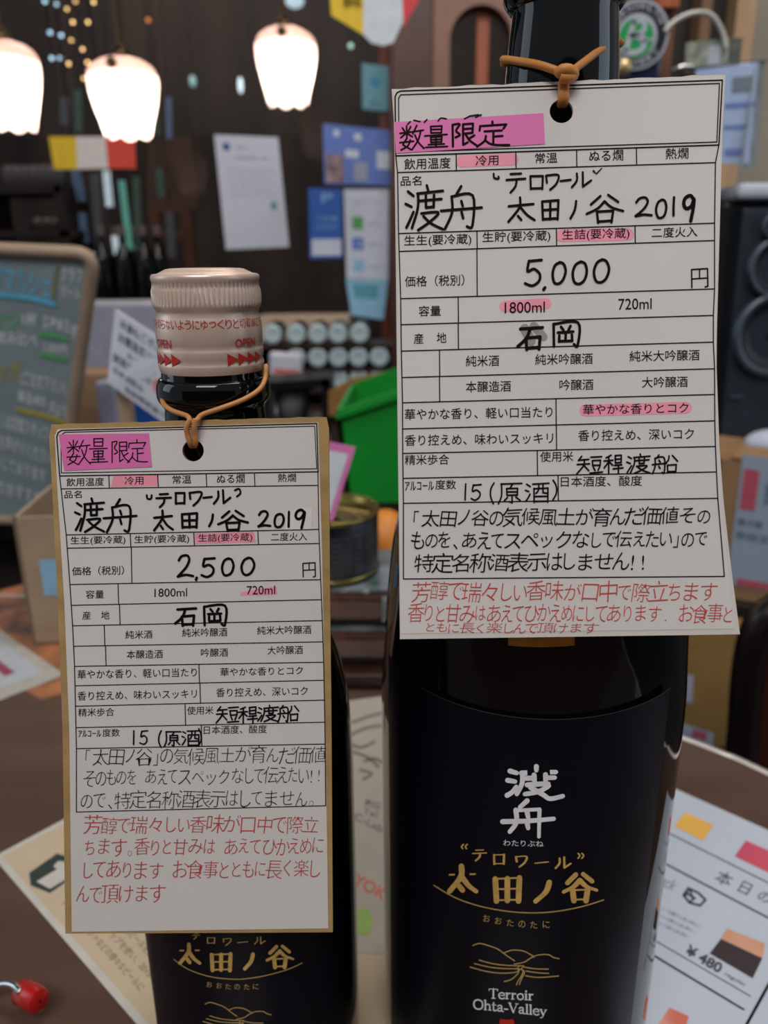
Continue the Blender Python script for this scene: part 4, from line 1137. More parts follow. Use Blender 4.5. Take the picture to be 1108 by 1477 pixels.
obj('notice_lettering', m, grey_ink, o)
m = MB(); uv_rect(m, s_, .78, .58, .87, .65); obj('teal_mark', m, teal_ink, o)
blueA = mat('periwinkle', '#5470b8', rough=.6); blueB = mat('royal_blue', '#1d55a8', rough=.6); lbl = mat('pale_blue_print', '#86b8d6', rough=.6); palew = mat('pale_print', '#c2c9d8', rough=.6)
P = plane_pts([(466, 178), (562, 188), (563, 268), (468, 265)], GY)
o, s_ = sheet3('window_poster', P, .001, blueA, label='periwinkle blue poster on the glass with white marks and a photo corner', cat='poster')
m = MB(); uv_disc(m, s_, .20, .14, .05, .06); obj('white_mark', m, palew, o)
m = MB(); uv_disc(m, s_, .52, .17, .06, .07); obj('white_mark', m, palew, o)
m = MB(); uv_rect(m, s_, .33, .40, .53, .53); obj('white_mark', m, palew, o)
m = MB(); uv_rect(m, s_, .80, .38, 1.0, .70); obj('white_panel', m, palew, o)
m = MB(); uv_rect(m, s_, .45, .60, .66, .93); obj('grey_panel', m, mat('grey_panel', '#8b93a6'), o)
m = MB(); uv_rect(m, s_, .03, .50, .30, .97); obj('photo_print', m, mat('photo_print', '#3c3440', hex2='#a08888', scale=40, rough=.5), o)
P = plane_pts([(445, 271), (493, 273), (494, 372), (447, 373)], GY)
o, s_ = sheet3('window_sticker', P, .001, blueB, label='royal blue sticker with a pale lower panel below the periwinkle poster', cat='sticker')
m = MB(); uv_rect(m, s_, .07, .72, .97, .96); obj('pale_panel', m, palew, o)
m = MB(); uv_text(m, s_, [('P', .40, .72, .13, .13), ('ご利用', .2, .85, .42, .08), ('いただけます', .2, .85, .54, .08)]); obj('sticker_lettering', m, lbl, o)
P = plane_pts([(496, 273), (561, 273), (560, 403), (500, 402)], GY)
o, s_ = sheet3('icon_notice', P, .001, palew, label='white notice with green and blue square icons right of the royal blue sticker', cat='notice')
for nm, v, cm in (('green_icon', .37, mat('icon_green', '#4c9a52')), ('blue_icon', .60, mat('icon_blue', '#3a6cc0')), ('pale_blue_icon', .85, lbl)):
    m = MB(); uv_rect(m, s_, .17, v - .07, .42, v + .07); obj(nm, m, cm, o)
m = MB(); uv_text(m, s_, [('f', .28, .37, .61, .09)], .0009); obj('icon_letter', m, palew, o)
m = MB(); uv_text(m, s_, [('SNSアカウント', .2, .85, .14, .03), ('LINE', .52, .75, .37, .03), ('Facebook', .5, .85, .60, .03), ('Twitter', .5, .8, .85, .03)]); obj('notice_lettering', m, grey_ink, o)
P = plane_pts([(499, 403), (560, 403), (553, 461), (507, 455)], GY)
o, s_ = sheet3('window_sticker', P, .001, lbl, label='pale blue sticker hanging lowest on the glass, under the icon notice', cat='sticker')
m = MB(); uv_rect(m, s_, .15, .12, .78, .50); obj('teal_panel', m, mat('teal_panel', '#4f98a8'), o)
P = plane_pts([(522, 91), (561, 96), (560, 161), (523, 157)], GY)
o, s_ = sheet3('window_sticker', P, .001, mat('dull_cyan', '#5a8f9c'), label='dull cyan sticker beside the orange door post', cat='sticker')
m = MB(); uv_disc(m, s_, .5, .38, .2, .12); obj('blue_emblem', m, mat('emblem_blue', '#2f78a8'), o)
m = MB(); uv_text(m, s_, [('安心', .3, .75, .85, .12)]); obj('sticker_lettering', m, blue_ink, o)
# hanging pennant
PY = 1.3
pn = thing('hanging_pennant', 'yellow, white and red pennant hanging at the top centre', 'pennant', at_Y(540, 66, PY))
def poly_at(name, q, Y, th, mt, parent=None, **k):
    P = plane_pts(q, Y); n = (P[1] - P[0]).cross(P[2] - P[0]).normalized()
    if n.dot(CAM - P[0]) < 0: n = -n
    m = MB(); m.prism(P, -n * th); return obj(name, m, mt, parent, **k)
poly_at('yellow_field', [(474, -40), (524, -40), (524, 50), (478, 22)], PY, .002, yel, pn)
poly_at('white_field', [(524, -40), (579, -40), (582, 30), (567, 62), (552, 66), (536, 62), (524, 50)], PY, .002, mat('pennant_white', '#c3cbd0'), pn)
poly_at('red_field', [(579, -40), (610, -40), (604, 0), (582, 40)], PY, .002, mat('pennant_red', '#c83038'), pn)
m = MB(); sN, _n2 = flat_surf(plane_pts([(474, -40), (524, -40), (524, 50), (474, 50)], PY)); uv_text(m, sN, [('BE', .45, .98, .42, .22)], .003); obj('pennant_lettering', m, marker_black, pn)

# ------------------------------------------------------------------ behind the glass
bulb_w = mat('warm_bulb', '#ffce8a', emit=4); bulb_b = mat('cold_bulb', '#bfe4ff', emit=3); bulb_o = mat('amber_bulb', '#e08a50', emit=2)
def bulb(px, py, rpx, mt, label, grp, Y=2.9, sc=1):
    c = at_Y(px, py, Y); m = MB(); m.ball(c, rpx * Y / F_PX, 10, 6, sc=(1, 1, sc))
    o = thing('string_light', label, 'light', c, grp); obj('bulb', m, mt, o, smooth=True)
    m = MB(); m.tube([c, (c.x, c.y, 1.95)], .0012, 5); obj('wire', m, marker_black, o)
for x, y in ((109, 2), (97, 13), (105, 32), (103, 58), (127, 32), (135, 3), (119, 71), (99, 92), (121, 113), (126, 90)):
    bulb(x, y, 2.0, bulb_w, 'tiny warm string light among the dark reflections above the sticker', 'warm string lights behind the window')
for x, y in ((72, 47), (88, 51), (75, 84), (87, 84), (65, 2), (81, 6)):
    bulb(x, y, 2.4, bulb_b, 'tiny cold blue-white light between the left and middle pendant lamps', 'cold string lights behind the window')
bulb(214, 29, 2.6, bulb_o, 'tiny amber light above and right of the middle pendant lamp', None)
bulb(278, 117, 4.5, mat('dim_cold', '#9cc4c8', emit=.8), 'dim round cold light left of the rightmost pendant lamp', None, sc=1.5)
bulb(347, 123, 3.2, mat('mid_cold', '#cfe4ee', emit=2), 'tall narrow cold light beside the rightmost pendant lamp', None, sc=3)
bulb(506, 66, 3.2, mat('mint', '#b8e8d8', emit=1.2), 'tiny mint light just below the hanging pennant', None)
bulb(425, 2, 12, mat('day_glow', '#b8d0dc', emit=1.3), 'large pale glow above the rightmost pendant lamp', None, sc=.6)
reflection_ms = {'b': mat('reflection_blue', '#7f9cc8', rough=.4), 'w': mat('reflection_white', '#cfe0ea', emit=.7), 't': mat('reflection_teal', '#6fb8a8', emit=.35), 'g': mat('reflection_green', '#5d7a6c', rough=.4), 'd': mat('reflection_grey', '#6c6f76', rough=.4)}  # daylight reflections in the window, put in as coloured pieces, some self-lit
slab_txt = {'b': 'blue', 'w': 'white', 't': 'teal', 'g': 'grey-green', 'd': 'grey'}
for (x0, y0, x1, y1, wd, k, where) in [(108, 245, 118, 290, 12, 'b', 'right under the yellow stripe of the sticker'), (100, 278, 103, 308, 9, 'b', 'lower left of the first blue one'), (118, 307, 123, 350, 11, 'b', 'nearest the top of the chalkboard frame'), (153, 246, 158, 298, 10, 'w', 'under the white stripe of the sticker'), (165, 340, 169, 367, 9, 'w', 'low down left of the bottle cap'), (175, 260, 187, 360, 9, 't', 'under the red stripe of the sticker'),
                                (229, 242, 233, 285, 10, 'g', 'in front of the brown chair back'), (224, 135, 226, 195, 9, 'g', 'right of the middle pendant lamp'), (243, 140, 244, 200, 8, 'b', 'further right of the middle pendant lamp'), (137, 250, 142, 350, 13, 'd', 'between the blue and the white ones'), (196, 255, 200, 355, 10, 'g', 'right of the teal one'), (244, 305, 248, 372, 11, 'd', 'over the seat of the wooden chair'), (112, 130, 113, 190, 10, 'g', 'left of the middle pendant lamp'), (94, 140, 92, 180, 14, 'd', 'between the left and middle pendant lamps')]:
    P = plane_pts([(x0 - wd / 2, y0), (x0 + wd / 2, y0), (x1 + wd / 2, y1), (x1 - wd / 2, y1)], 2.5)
    t = thing('reflection_streak','narrow %s strip standing in for a reflection in the glass, %s' % (slab_txt[k], where), 'streak', (P[0] + P[1]) / 2)
    sheet3('streak', P, .004, reflection_ms[k], t)
    m = MB(); c = (P[0] + P[1]) / 2; m.tube([c, (c.x, c.y, 1.95)], .0012, 5); obj('cord', m, marker_black, t)  # made-up cord, the reflection itself hangs from nothing
# wooden chair behind the glass
cy_ = 2.8
ch = thing('wooden_chair', 'brown wooden chair seen through the glass right of the reflection streaks', 'chair', (Xat(248, 380, cy_), cy_, FLOOR_Z))
brown = mat('chair_wood', '#6b4530', rough=.5, var=.2, scale=12)
P = plane_pts([(214, 196), (276, 196), (288, 302), (212, 302)], cy_)
sheet3('backrest', P, .02, mat('chair_panel', '#5a4032', rough=.5, var=.2, scale=12), ch)
for x in (222, 268):
    a = at_Y(x, 302, cy_); m = MB(); boxat(m, a.x, cy_ + .01, FLOOR_Z, .035, .035, a.z - FLOOR_Z); obj('leg', m, brown, ch)
for y in (338, 300):
    a = at_Y(222, y, cy_); b = at_Y(268, y, cy_); m = MB(); m.box(((a.x + b.x) / 2, cy_ + .01, a.z), (b.x - a.x, .03, .03)); obj('stretcher', m, brown, ch)
a = at_Y(245, 392, cy_); m = MB(); m.box((a.x, cy_ + .20, a.z), (.30, .34, .03)); obj('seat', m, brown, ch)
# rack with small dark bottles behind the glass
ry = 2.45
rk = thing('bottle_rack', 'dark wooden rack of small bottles behind the glass, above the chalkboard', 'rack', (Xat(100, 430, ry), ry + .08, FLOOR_Z))
zs = [Zat(100, y, ry) for y in (268, 332, 440)]
x0_, x1_ = Xat(-30, 300, ry), Xat(232, 300, ry)
for z, x1b in ((zs[0], Xat(95, 300, ry)), (zs[1], Xat(110, 300, ry)), (zs[2], x1_)):
    m = MB(); m.box(((x0_ + x1b) / 2, ry + .08, z - .01), (x1b - x0_, .2, .02)); obj('shelf', m, wood_dark, rk)
for x in (x0_, Xat(92, 300, ry)):
    m = MB(); m.box((x, ry + .08, (FLOOR_Z + zs[0]) / 2), (.03, .2, zs[0] - FLOOR_Z)); obj('post', m, wood_dark, rk)
m = MB(); m.lathe([(.001, 0), (.028, 0), (.030, .01), (.030, .12), (.022, .15), (.011, .175), (.011, .215)], (0, 0, 0), 14)
bot = thing('small_bottle', 'small dark bottle with a pale cap on the rack, first from the left', 'bottle', (0, 0, 0), 'small bottles on the rack')
obj('bottle_glass', m, mat('small_bottle_glass', '#141815', rough=.1), bot, smooth=True)
m = MB(); m.lathe([(.013, .20), (.013, .228), (.001, .228)], (0, 0, 0), 12); obj('bottle_cap', m, mat('small_cap', '#7c6a6e', rough=.4), bot, smooth=True)
ORD = ('first', 'second', 'third', 'fourth', 'fifth', 'sixth', 'seventh')
spots = [(Xat(px, 440, ry), ry + .04 + .04 * (i % 2), zs[2]) for i, px in enumerate(range(150, 232, 15))]
for i, p in enumerate(spots):
    if i == 0: first = p; bot.location = p; WL[bot] = Vector(p)
    else: copy_thing(bot, Vector(p) - Vector(first), 'small dark bottle with a pale cap on the rack, %s from the left' % ORD[i])
for i in range(7):
    p = (Xat(4 + 12 * i, 258, ry), ry + .05, zs[0]); m = MB(); m.lathe([(.001, 0), (.022, 0), (.023, .05), (.019, .06), (.001, .062)], p, 12)
    obj('glass_jar', m, mat('jar_grey', '#6d6668', rough=.3), smooth=True, label='small grey jar on the upper rack shelf behind the glass, %s from the left' % ORD[i], cat='jar', group='jars on the upper rack shelf')
for i in range(4):
    p = (Xat(48 + 13 * i, 332, ry), ry + .05, zs[1]); m = MB(); m.lathe([(.001, 0), (.026, 0), (.027, .035), (.020, .045), (.001, .046)], p, 12)
    obj('food_tin', m, mat('tin_brown', '#6a5a56', rough=.3, metal=.4), smooth=True, label='small brown tin on the lower rack shelf behind the glass, %s from the left' % ORD[i], cat='tin', group='tins on the lower rack shelf')

# ------------------------------------------------------------------ back counter with the cans, basket and crate
ctr = thing('back_counter', 'dark wooden counter behind the bottles carrying the cans and the crate', 'counter', (0, 1.45, FLOOR_Z))
m = MB(); m.box((-.38, 1.45, -.025), (1.32, .95, .05)); obj('counter_top', m, wood_dark, ctr, bevel=.004)
m = MB(); m.box((-.38, 1.47, (FLOOR_Z - .05) / 2), (1.26, .85, -.05 - FLOOR_Z)); obj('counter_body', m, dark_wall, ctr)
# can rack
CYk = 1.72
crk = thing('can_rack', 'dark rack of lying cans below the window stickers', 'rack', (Xat(470, 520, CYk), CYk + .07, 0))
zr = [Zat(470, y, CYk) for y in (497, 531, 562)]
xa, xb = Xat(372, 500, CYk), Xat(566, 500, CYk)
for z in zr:
    m = MB(); m.box(((xa + xb) / 2, CYk + .06, z - .004), (xb - xa, .13, .006)); obj('shelf', m, wood_dark, crk)
m = MB(); m.box(((xa + xb) / 2, CYk + .13, zr[0] / 2), (xb - xa, .006, zr[0])); obj('back_panel', m, wood_dark, crk)
for x in (xa, xb):
    m = MB(); m.box((x, CYk + .06, zr[0] / 2), (.006, .13, zr[0])); obj('side_panel', m, wood_dark, crk)
can_m = mat('can_side', '#3a4046', rough=.3, metal=.6); can_e = mat('can_end', '#b0c2c6', rough=.45, metal=.3, var=.05)
RX90 = Matrix.Rotation(math.radians(90), 3, 'X')
def can(px, zb, rpx=14.5, label=''):
    r = rpx * 1.03 * CYk / F_PX * 1.0
    c = Vector((Xat(px, 500, CYk), CYk, zb + r))
    t = thing('drink_can', label, 'can', (c.x, CYk, zb), 'lying cans in the rack')
    m = MB(); m.lathe([(.001, 0), (r * .86, 0), (r * .98, .006), (r, .012), (r, .10), (r * .9, .108)], c, 20, M=Matrix.Rotation(math.radians(-90), 3, 'X')); obj('can_body', m, can_m, t, smooth=True, auto=40)
    m = MB(); m.lathe([(.001, -.001), (r * .5, -.0005), (r * .8, -.003), (r * .9, -.001)], c, 20, M=Matrix.Rotation(math.radians(-90), 3, 'X')); obj('can_end', m, can_e, t, smooth=True)
ords = ('first', 'second', 'third', 'fourth', 'fifth')
for row, (pxs, z) in enumerate((((394, 428, 459, 488, 519), zr[0]), ((427, 458, 488, 517, 547), zr[1]), ((457, 487, 517, 546), zr[2]))):
    for i, px in enumerate(pxs):
        can(px, z, label='%s from the left of the lying cans in the %s row of the rack' % (ords[i], ('top', 'middle', 'bottom')[row]))
m = MB(); P = plane_pts([(378, 462), (502, 448), (520, 472), (382, 486)], CYk + .20); boxat(m, Xat(440, 480, CYk + .2), CYk + .24, 0, .22, .09, Zat(440, 455, CYk + .2), -.06)
obj('beige_carton', m, mat('beige_carton', '#b39c86', rough=.8), label='beige carton standing behind the top row of lying cans', cat='carton')
pk = thing('food_pouch', 'white pouch with a red band left of the middle row of cans', 'pouch', at_Y(405, 555, 1.55))
P = plane_pts([(388, 508), (436, 512), (434, 601), (390, 601)], 1.55); o, s_ = sheet3('pouch', P, .03, mat('pouch_white', '#b9bcc8', rough=.5), pk, bevel=.006)
m = MB(); uv_rect(m, s_, .12, .24, .92, .46, .0012); obj('red_band', m, mat('pouch_red', '#c4685c'), o)
fr = thing('black_box_frame', 'black open box holding a white cup left of the wooden tray', 'box', at_Y(430, 606, 1.25))
FY = 1.25
for q in ([(384, 552), (474, 546), (474, 558), (384, 566)], [(464, 546), (478, 546), (478, 625), (464, 625)], [(360, 552), (386, 552), (386, 625), (360, 625)], [(360, 612), (478, 612), (478, 625), (360, 625)]):
    P = plane_pts(q, FY); sheet3('frame_side', P, .10, mat('black_plastic', '#0e0f12', rough=.3), fr)
m = MB(); c = at_Y(423, 612, FY + .05); m.lathe([(.001, .004), (.024, .004), (.030, .055), (.032, .058), (.029, .056), (.022, .008)], (c.x, c.y, c.z), 28)
obj('paper_cup', m, mat('cup_white', '#a9abb3', rough=.5), smooth=True, label='white cup standing inside the black open box', cat='cup')
# wooden tray / basket with curved rim
ty = 1.22
br_m = mat('basket_wood', '#8a6334', rough=.6, var=.2, scale=30)
bk = thing('wooden_basket', 'brown wooden basket with a curved rim behind the green crate', 'basket', (Xat(530, 600, ty), ty, 0))
q = [(474, 566), (492, 556), (510, 547), (530, 543), (556, 538), (600, 532), (600, 556), (560, 560), (540, 566), (520, 580), (500, 590), (482, 600), (474, 600)]
P = plane_pts(q, ty); m = MB(); m.prism(P, (0, .02, 0)); obj('front_rim', m, br_m, bk)
z = Zat(520, 590, ty); m = MB(); m.box((Xat(540, 590, ty), ty + .10, z * .5), (Xat(606, 590, ty) - Xat(474, 590, ty), .16, z)); obj('basket_body', m, mat('basket_dark', '#3a2818', rough=.7), bk)
# green crate
gy = .97
green = mat('green_plastic', '#0f8a2c', rough=.4, var=.08, scale=8)
gx0, gx1 = Xat(485, 600, gy), Xat(720, 600, gy)
gz = Zat(530, 590, gy)
cr = thing('green_crate', 'bright green plastic crate behind the big bottle', 'crate', ((gx0 + gx1) / 2, gy + .12, 0))
def crate_side(a, b, z0, z1, th, nm='crate_side'):
    m = MB(); d = (Vector(b) - Vector(a)); n = Vector((-d.y, d.x, 0)).normalized() * th
    m.hexa([(a[0], a[1], z0), (b[0], b[1], z0), (b[0] + n.x, b[1] + n.y, z0), (a[0] + n.x, a[1] + n.y, z0)],
           [(a[0] - (0), a[1], z1), (b[0], b[1], z1), (b[0] + n.x, b[1] + n.y, z1), (a[0] + n.x, a[1] + n.y, z1)])
    obj(nm, m, green, cr)
xo = .012
bl0 = Vector((gx0 + .012, gy, 0)); br0 = Vector((gx1, gy, 0)); bl1 = Vector((gx0 + .012, gy + .22, 0)); br1 = Vector((gx1, gy + .22, 0))
q0 = plane_pts([(485, 596), (600, 556), (600, 700), (502, 690)], gy)
m = MB(); m.prism([at_Y(485, 592, gy), at_Y(640, 540, gy + .0), Vector((gx1, gy, .001)), Vector((Xat(500, 700, gy), gy, .001))], (0, .006, 0)); obj('crate_side', m, green, cr)
m = MB(); m.prism([at_Y(485, 592, gy) + Vector((0, 0, -.003)), at_Y(640, 540, gy) + Vector((0, 0, -.003)), at_Y(640, 552, gy), at_Y(485, 604, gy)], (0, -.008, 0)); obj('crate_rim', m, green, cr)
m = MB(); m.prism([at_Y(485, 592, gy) + Vector((0, 0, 0)), at_Y(485, 592, gy) + Vector((.01, .22, .0)), Vector((Xat(500, 700, gy) + .01, gy + .22, .001)), Vector((Xat(500, 700, gy), gy, .001))], (.006, 0, 0)); obj('crate_side', m, green, cr)
m = MB(); m.prism([at_Y(485, 592, gy) + Vector((.01, .22, 0)), at_Y(640, 540, gy) + Vector((0, .22, 0)), Vector((gx1, gy + .22, .001)), Vector((Xat(500, 700, gy) + .01, gy + .22, .001))], (0, .006, 0)); obj('crate_side', m, green, cr)
m = MB(); m.box(((Xat(500, 700, gy) + gx1) / 2 + .01, gy + .115, .004), (gx1 - Xat(500, 700, gy) - .02, .20, .006)); obj('crate_floor', m, green, cr)

# ------------------------------------------------------------------ chalkboard, signs and cartons on the left
board_m = mat('chalkboard_slate', '#88989d', rough=.5, var=.08, scale=14)
bY = [.84, .84, .93, .93]
TLb, TRb, BRb, BLb = (-170, 352), (136, 366), (84, 752), (-240, 742)
P = plane_pts([TLb, TRb, BRb, BLb], bY)
cb = thing('chalkboard', 'grey chalkboard in a light wooden frame with blue, green and yellow writing', 'chalkboard', (P[0] + P[2]) / 2 * 1.0)
o, sC = sheet3('slate_panel', P, .006, board_m, cb)
frame_m = mat('board_frame', '#9c8570', rough=.6, var=.12, scale=20)
def bar3(a, b, r, mt, parent, name):
    m = MB(); a = Vector(a); b = Vector(b); m.tube([a, b], r, 10); return obj(name, m, mt, parent, smooth=True, auto=60)
def rnd(P, k=.03, n=6):
    out = []
    for i in range(4):
        p = P[i]; a = (P[i - 1] - p); b = (P[(i + 1) % 4] - p)
        p0 = p + a.normalized() * k; p1 = p + b.normalized() * k
        for j in range(n + 1):
            t = j / n; out.append((1 - t) ** 2 * p0 + 2 * t * (1 - t) * p + t * t * p1)
    return out
m = MB(); m.tube(rnd(P, .02), .0072, 10, closed=True); obj('board_frame', m, frame_m, cb, smooth=True)
def bsurf(x, y, lift=0):
    # pixel -> point on the slate
    d = ray(x, y); n = (P[1] - P[0]).cross(P[3] - P[0]).normalized()
    if n.dot(CAM - P[0]) < 0: n = -n
    return CAM + d * (n.dot(P[0] - CAM) / n.dot(d)) + n * (lift + .0005)
chk = {'w': mat('chalk_white', '#dde5e8', rough=.9), 'b': mat('chalk_blue', '#62b8dc', rough=.9), 'g': mat('chalk_green', '#55b468', rough=.9), 'y': mat('chalk_yellow', '#b8aa40', rough=.9), 'o': mat('chalk_olive', '#7c8450', rough=.9)}
for k_, body, a_, b_, y_, h_, sl_, of_ in (('b', 'ップマルシェ', -28, 74, 404, 40, .16, .012), ('w', 'クラフト', 88, 130, 396, 20, .12, 0), ('w', 'ビール', 90, 116, 421, 16, .18, 0), ('w', '1杯', 33, 54, 461, 20, .1, 0),
    ('w', '各種本日', 62, 100, 467, 20, .18, 0), ('w', '税込', 103, 124, 480, 22, .2, 0), ('w', '飲み比べ', -5, 54, 488, 20, .08, 0), ('w', '1,000円', 64, 97, 503, 16, .15, 0), ('w', '(ご注文下さい)', 30, 95, 553, 24, .24, 0),
    ('w', '単品400', 26, 66, 575, 18, .22, 0), ('w', '円より', 72, 96, 592, 20, .2, 0), ('w', '詳しくは店頭スタッフ', -20, 70, 612, 22, .3, 0), ('w', 'までお声がけください', -20, 76, 645, 22, .32, 0), ('w', 'お待ちしております', -30, 66, 672, 20, .3, 0), ('w', '本日のおすすめ', -30, 60, 706, 22, .28, 0),
    ('g', 'おつ', -14, 27, 462, 28, 0, .012), ('y', 'セッガ', -22, 30, 534, 30, .04, .01)):
    m = MB(); put_text(m, bsurf, body, a_, b_, y_, h_, sl_, off=of_ or .012); obj('chalk_lettering', m, chk[k_], o)
for k_, pts_, w_ in (('b', [(-20, 422), (20, 426), (50, 430), (78, 438)], 8), ('g', [(60, 481), (78, 484), (95, 489)], 6), ('g', [(60, 510), (76, 514), (93, 518)], 6), ('y', [(26, 590), (60, 598), (96, 610)], 6), ('o', [(85, 384), (80, 400), (78, 430)], 4), ('o', [(131, 386), (131, 410), (122, 436)], 4)):
    m = MB(); ribbon(m, bsurf, pts_, w_, .001); obj('chalk_stroke', m, chk[k_], o)
for dx in (-.22, .02):     # legs of the board down to the floor
    a = P[3] + (P[2] - P[3]) * (.85 if dx > 0 else .2); m = MB(); m.tube([a, (a.x, a.y + .02, FLOOR_Z)], .01, 10); obj('board_leg', m, frame_m, cb)
# second, black board low left with white writing
P2 = plane_pts([(-110, 615), (116, 625), (112, 752), (-110, 760)], .95)
o2, s2 = sheet3('black_board', P2, .008, mat('black_board', '#0d1114', rough=.4), label='low black board with faint white writing behind the open cardboard box', cat='board')
m = MB()
uv_text(m, s2, [('飲食物の持込', .62, .90, .30, .12), ('ご遠慮下さい', .62, .90, .55, .12), ('レジ横にて', .68, .93, .78, .10)], .001); obj('chalk_lettering', m, chk['w'], o2)
# white handwritten card
P3 = plane_pts([(166, 446), (262, 508), (262, 628), (155, 552)], [.72, .66, .66, .72])
o3, s3 = sheet3('card_sign', P3, .002, mat('sign_white', '#c9cbd6', rough=.7, var=.02), label='white handwritten card sign tilted behind the small bottle cap', cat='sign')
m = MB(); uv_text(m, s3, [('冷酒もございます', .10, .92, .12, .12), ('お燗温度はお好み', .10, .92, .30, .13), ('おすすめ', .25, .65, .46, .08), ('試飲販売中', .05, .6, .60, .13), ('日本酒飲み', .08, .5, .76, .10), ('当店限定品です', .25, .9, .90, .08)], .001, off=.012); obj('sign_lettering', m, mat('sign_ink', '#4a4e60', rough=.7), o3)
m = MB(); uv_disc(m, s3, .72, .60, .10, .10, .0012); obj('red_mark', m, mat('sign_red', '#d8707c'), o3)
z = FLOOR_Z
m = MB(); a = at_Y(160, 552, .73); m.box((a.x + .01, .735, (a.z + FLOOR_Z) / 2), (.012, .012, a.z - FLOOR_Z)); obj('sign_post', m, frame_m, o3)
# grey plastic box and cartons behind the sign
gb = at_Y(160, 430, 1.15)
m = MB(); boxat(m, Xat(175, 500, 1.2), 1.25, 0, .20, .12, Zat(170, 436, 1.2)); obj('plastic_box', m, mat('grey_lilac', '#8a8a98', rough=.4), label='greyish lilac plastic box behind the white card sign', cat='box', bevel=.005)
m = MB(); boxat(m, Xat(165, 580, 1.05), 1.10, 0, .17, .07, Zat(160, 540, 1.05)); obj('carton', m, mat('carton_brown', '#87694e', rough=.8), label='brown carton under the white card sign', cat='carton', bevel=.003)
m = MB(); boxat(m, Xat(226, 600, 1.0), 1.02, 0, .06, .05, Zat(226, 562, 1.0)); obj('blue_carton', m, mat('carton_blue', '#0f4a96', rough=.5), label='deep blue carton under the sign, touching the small bottle neck', cat='carton', bevel=.002)
m = MB(); boxat(m, Xat(160, 580, 1.0), 1.0, 0, .026, .03, Zat(155, 548, 1.0)); obj('white_bottle', m, mat('pale_lilac', '#9c9cb0', rough=.4), label='pale lilac narrow pack standing before the brown carton', cat='pack', bevel=.004)
# open cardboard box on the table
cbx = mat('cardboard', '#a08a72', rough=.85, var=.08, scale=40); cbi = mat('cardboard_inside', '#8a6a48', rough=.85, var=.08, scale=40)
c0 = at_Z(48, 932); hbox = .112
ux = Vector((1, .10, 0)).normalized(); uy = Vector((-ux.y, ux.x, 0)); wx, wy, th = .17, .10, .003
obx = thing('cardboard_box', 'open cardboard box with a pale blue label, left behind the small tag', 'box', c0 + ux * wx / 2 + uy * wy / 2)
tl0 = at_Y(20, 746, c0.y).x - c0.x
def wall4(a, b, nm, mt):
    m = MB(); a = Vector(a); b = Vector(b); d = (b - a).normalized(); n = Vector((-d.y, d.x, 0)) * th
    m.prism([a, b, b + Vector((0, 0, hbox)), a + Vector((0, 0, hbox))], n); return obj(nm, m, mt, obx)
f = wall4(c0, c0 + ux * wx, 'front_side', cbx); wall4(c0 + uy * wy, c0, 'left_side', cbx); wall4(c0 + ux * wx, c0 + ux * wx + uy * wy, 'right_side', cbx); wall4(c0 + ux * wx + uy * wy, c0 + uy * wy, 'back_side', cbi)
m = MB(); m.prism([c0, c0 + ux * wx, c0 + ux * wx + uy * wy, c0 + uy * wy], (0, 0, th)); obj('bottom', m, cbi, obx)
m = MB(); sF, _ = flat_surf([c0 + Vector((0, 0, hbox)), c0 + ux * wx + Vector((0, 0, hbox)), c0 + ux * wx, c0]); uv_rect(m, sF, .09, .32, .5, .60, .0004); obj('pale_blue_label', m, mat('box_label_blue', '#86b4d0', rough=.7), f)

# ------------------------------------------------------------------ leaflets on the table
def tsurf(x, y, lift=0.0): return at_Z(x, y, .0006 + lift)
def rect_on_table(p0, pu, pv, lu, lv, z, mt, name, label, cat, th=.0004):
    a = at_Z(*p0, z); u = (at_Z(*pu, z) - a).normalized(); v = (at_Z(*pv, z) - a); v = (v - u * v.dot(u)).normalized()
    P = [a, a + u * lu, a + u * lu + v * lv, a + v * lv]
    m = MB(); m.prism(P, (0, 0, -th)); o = obj(name, m, mt, label=label, cat=cat)
    s, n = flat_surf(P)
    return o, s
def sheet_px(q, z, mt, name, label, cat, th=.0004):
    P = [at_Z(x, y, z) for x, y in q]; m = MB(); m.prism(P, (0, 0, -th))
    return obj(name, m, mt, label=label, cat=cat)
# right-hand menu
menu_m = mat('menu_paper', '#b4bcc8', rough=.5, var=.01)
def ms(x, y, lift=0.0): return at_Z(x, y, .0006 + max(lift, .0001))
mn = sheet_px([(800, 1060), (1330, 1296), (1150, 1700), (640, 1500)], .0006, menu_m, 'menu_sheet', 'white drinks menu on the table right of the big bottle', 'menu')
def mq(mb, q, lift=.0002): mb.add([ms(x, y, lift) for x, y in q], [list(range(len(q)))])
m = MB(); mq(m, [(988.6, 1171.5), (1029.5, 1190), (1014, 1212.5), (973, 1191)]); obj('yellow_stripe', m, mat('menu_yellow', '#dca94a'), mn)
m = MB(); mq(m, [(1076, 1212), (1130, 1236), (1112, 1260), (1060, 1235)]); obj('red_stripe', m, mat('menu_red', '#c04a60'), mn)
m = MB()
def ln(a, b, wd): ribbon(m, ms, [(a[0] + (b[0] - a[0]) * i / 6, a[1] + (b[1] - a[1]) * i / 6) for i in range(7)], wd, .0002, False)
ln((920, 1179), (1170, 1304), 1.4); ln((915, 1222), (1200, 1372), 2.2); ln((900, 1330), (1083, 1437), 1.2); ln((900, 1352), (1073, 1456), 2.6); ln((1120, 1400), (1072, 1487), 4.5)
obj('printed_rules', m, print_ink, mn)
ink_b = mat('menu_ink', '#3a3c46', rough=.7)
m = MB()
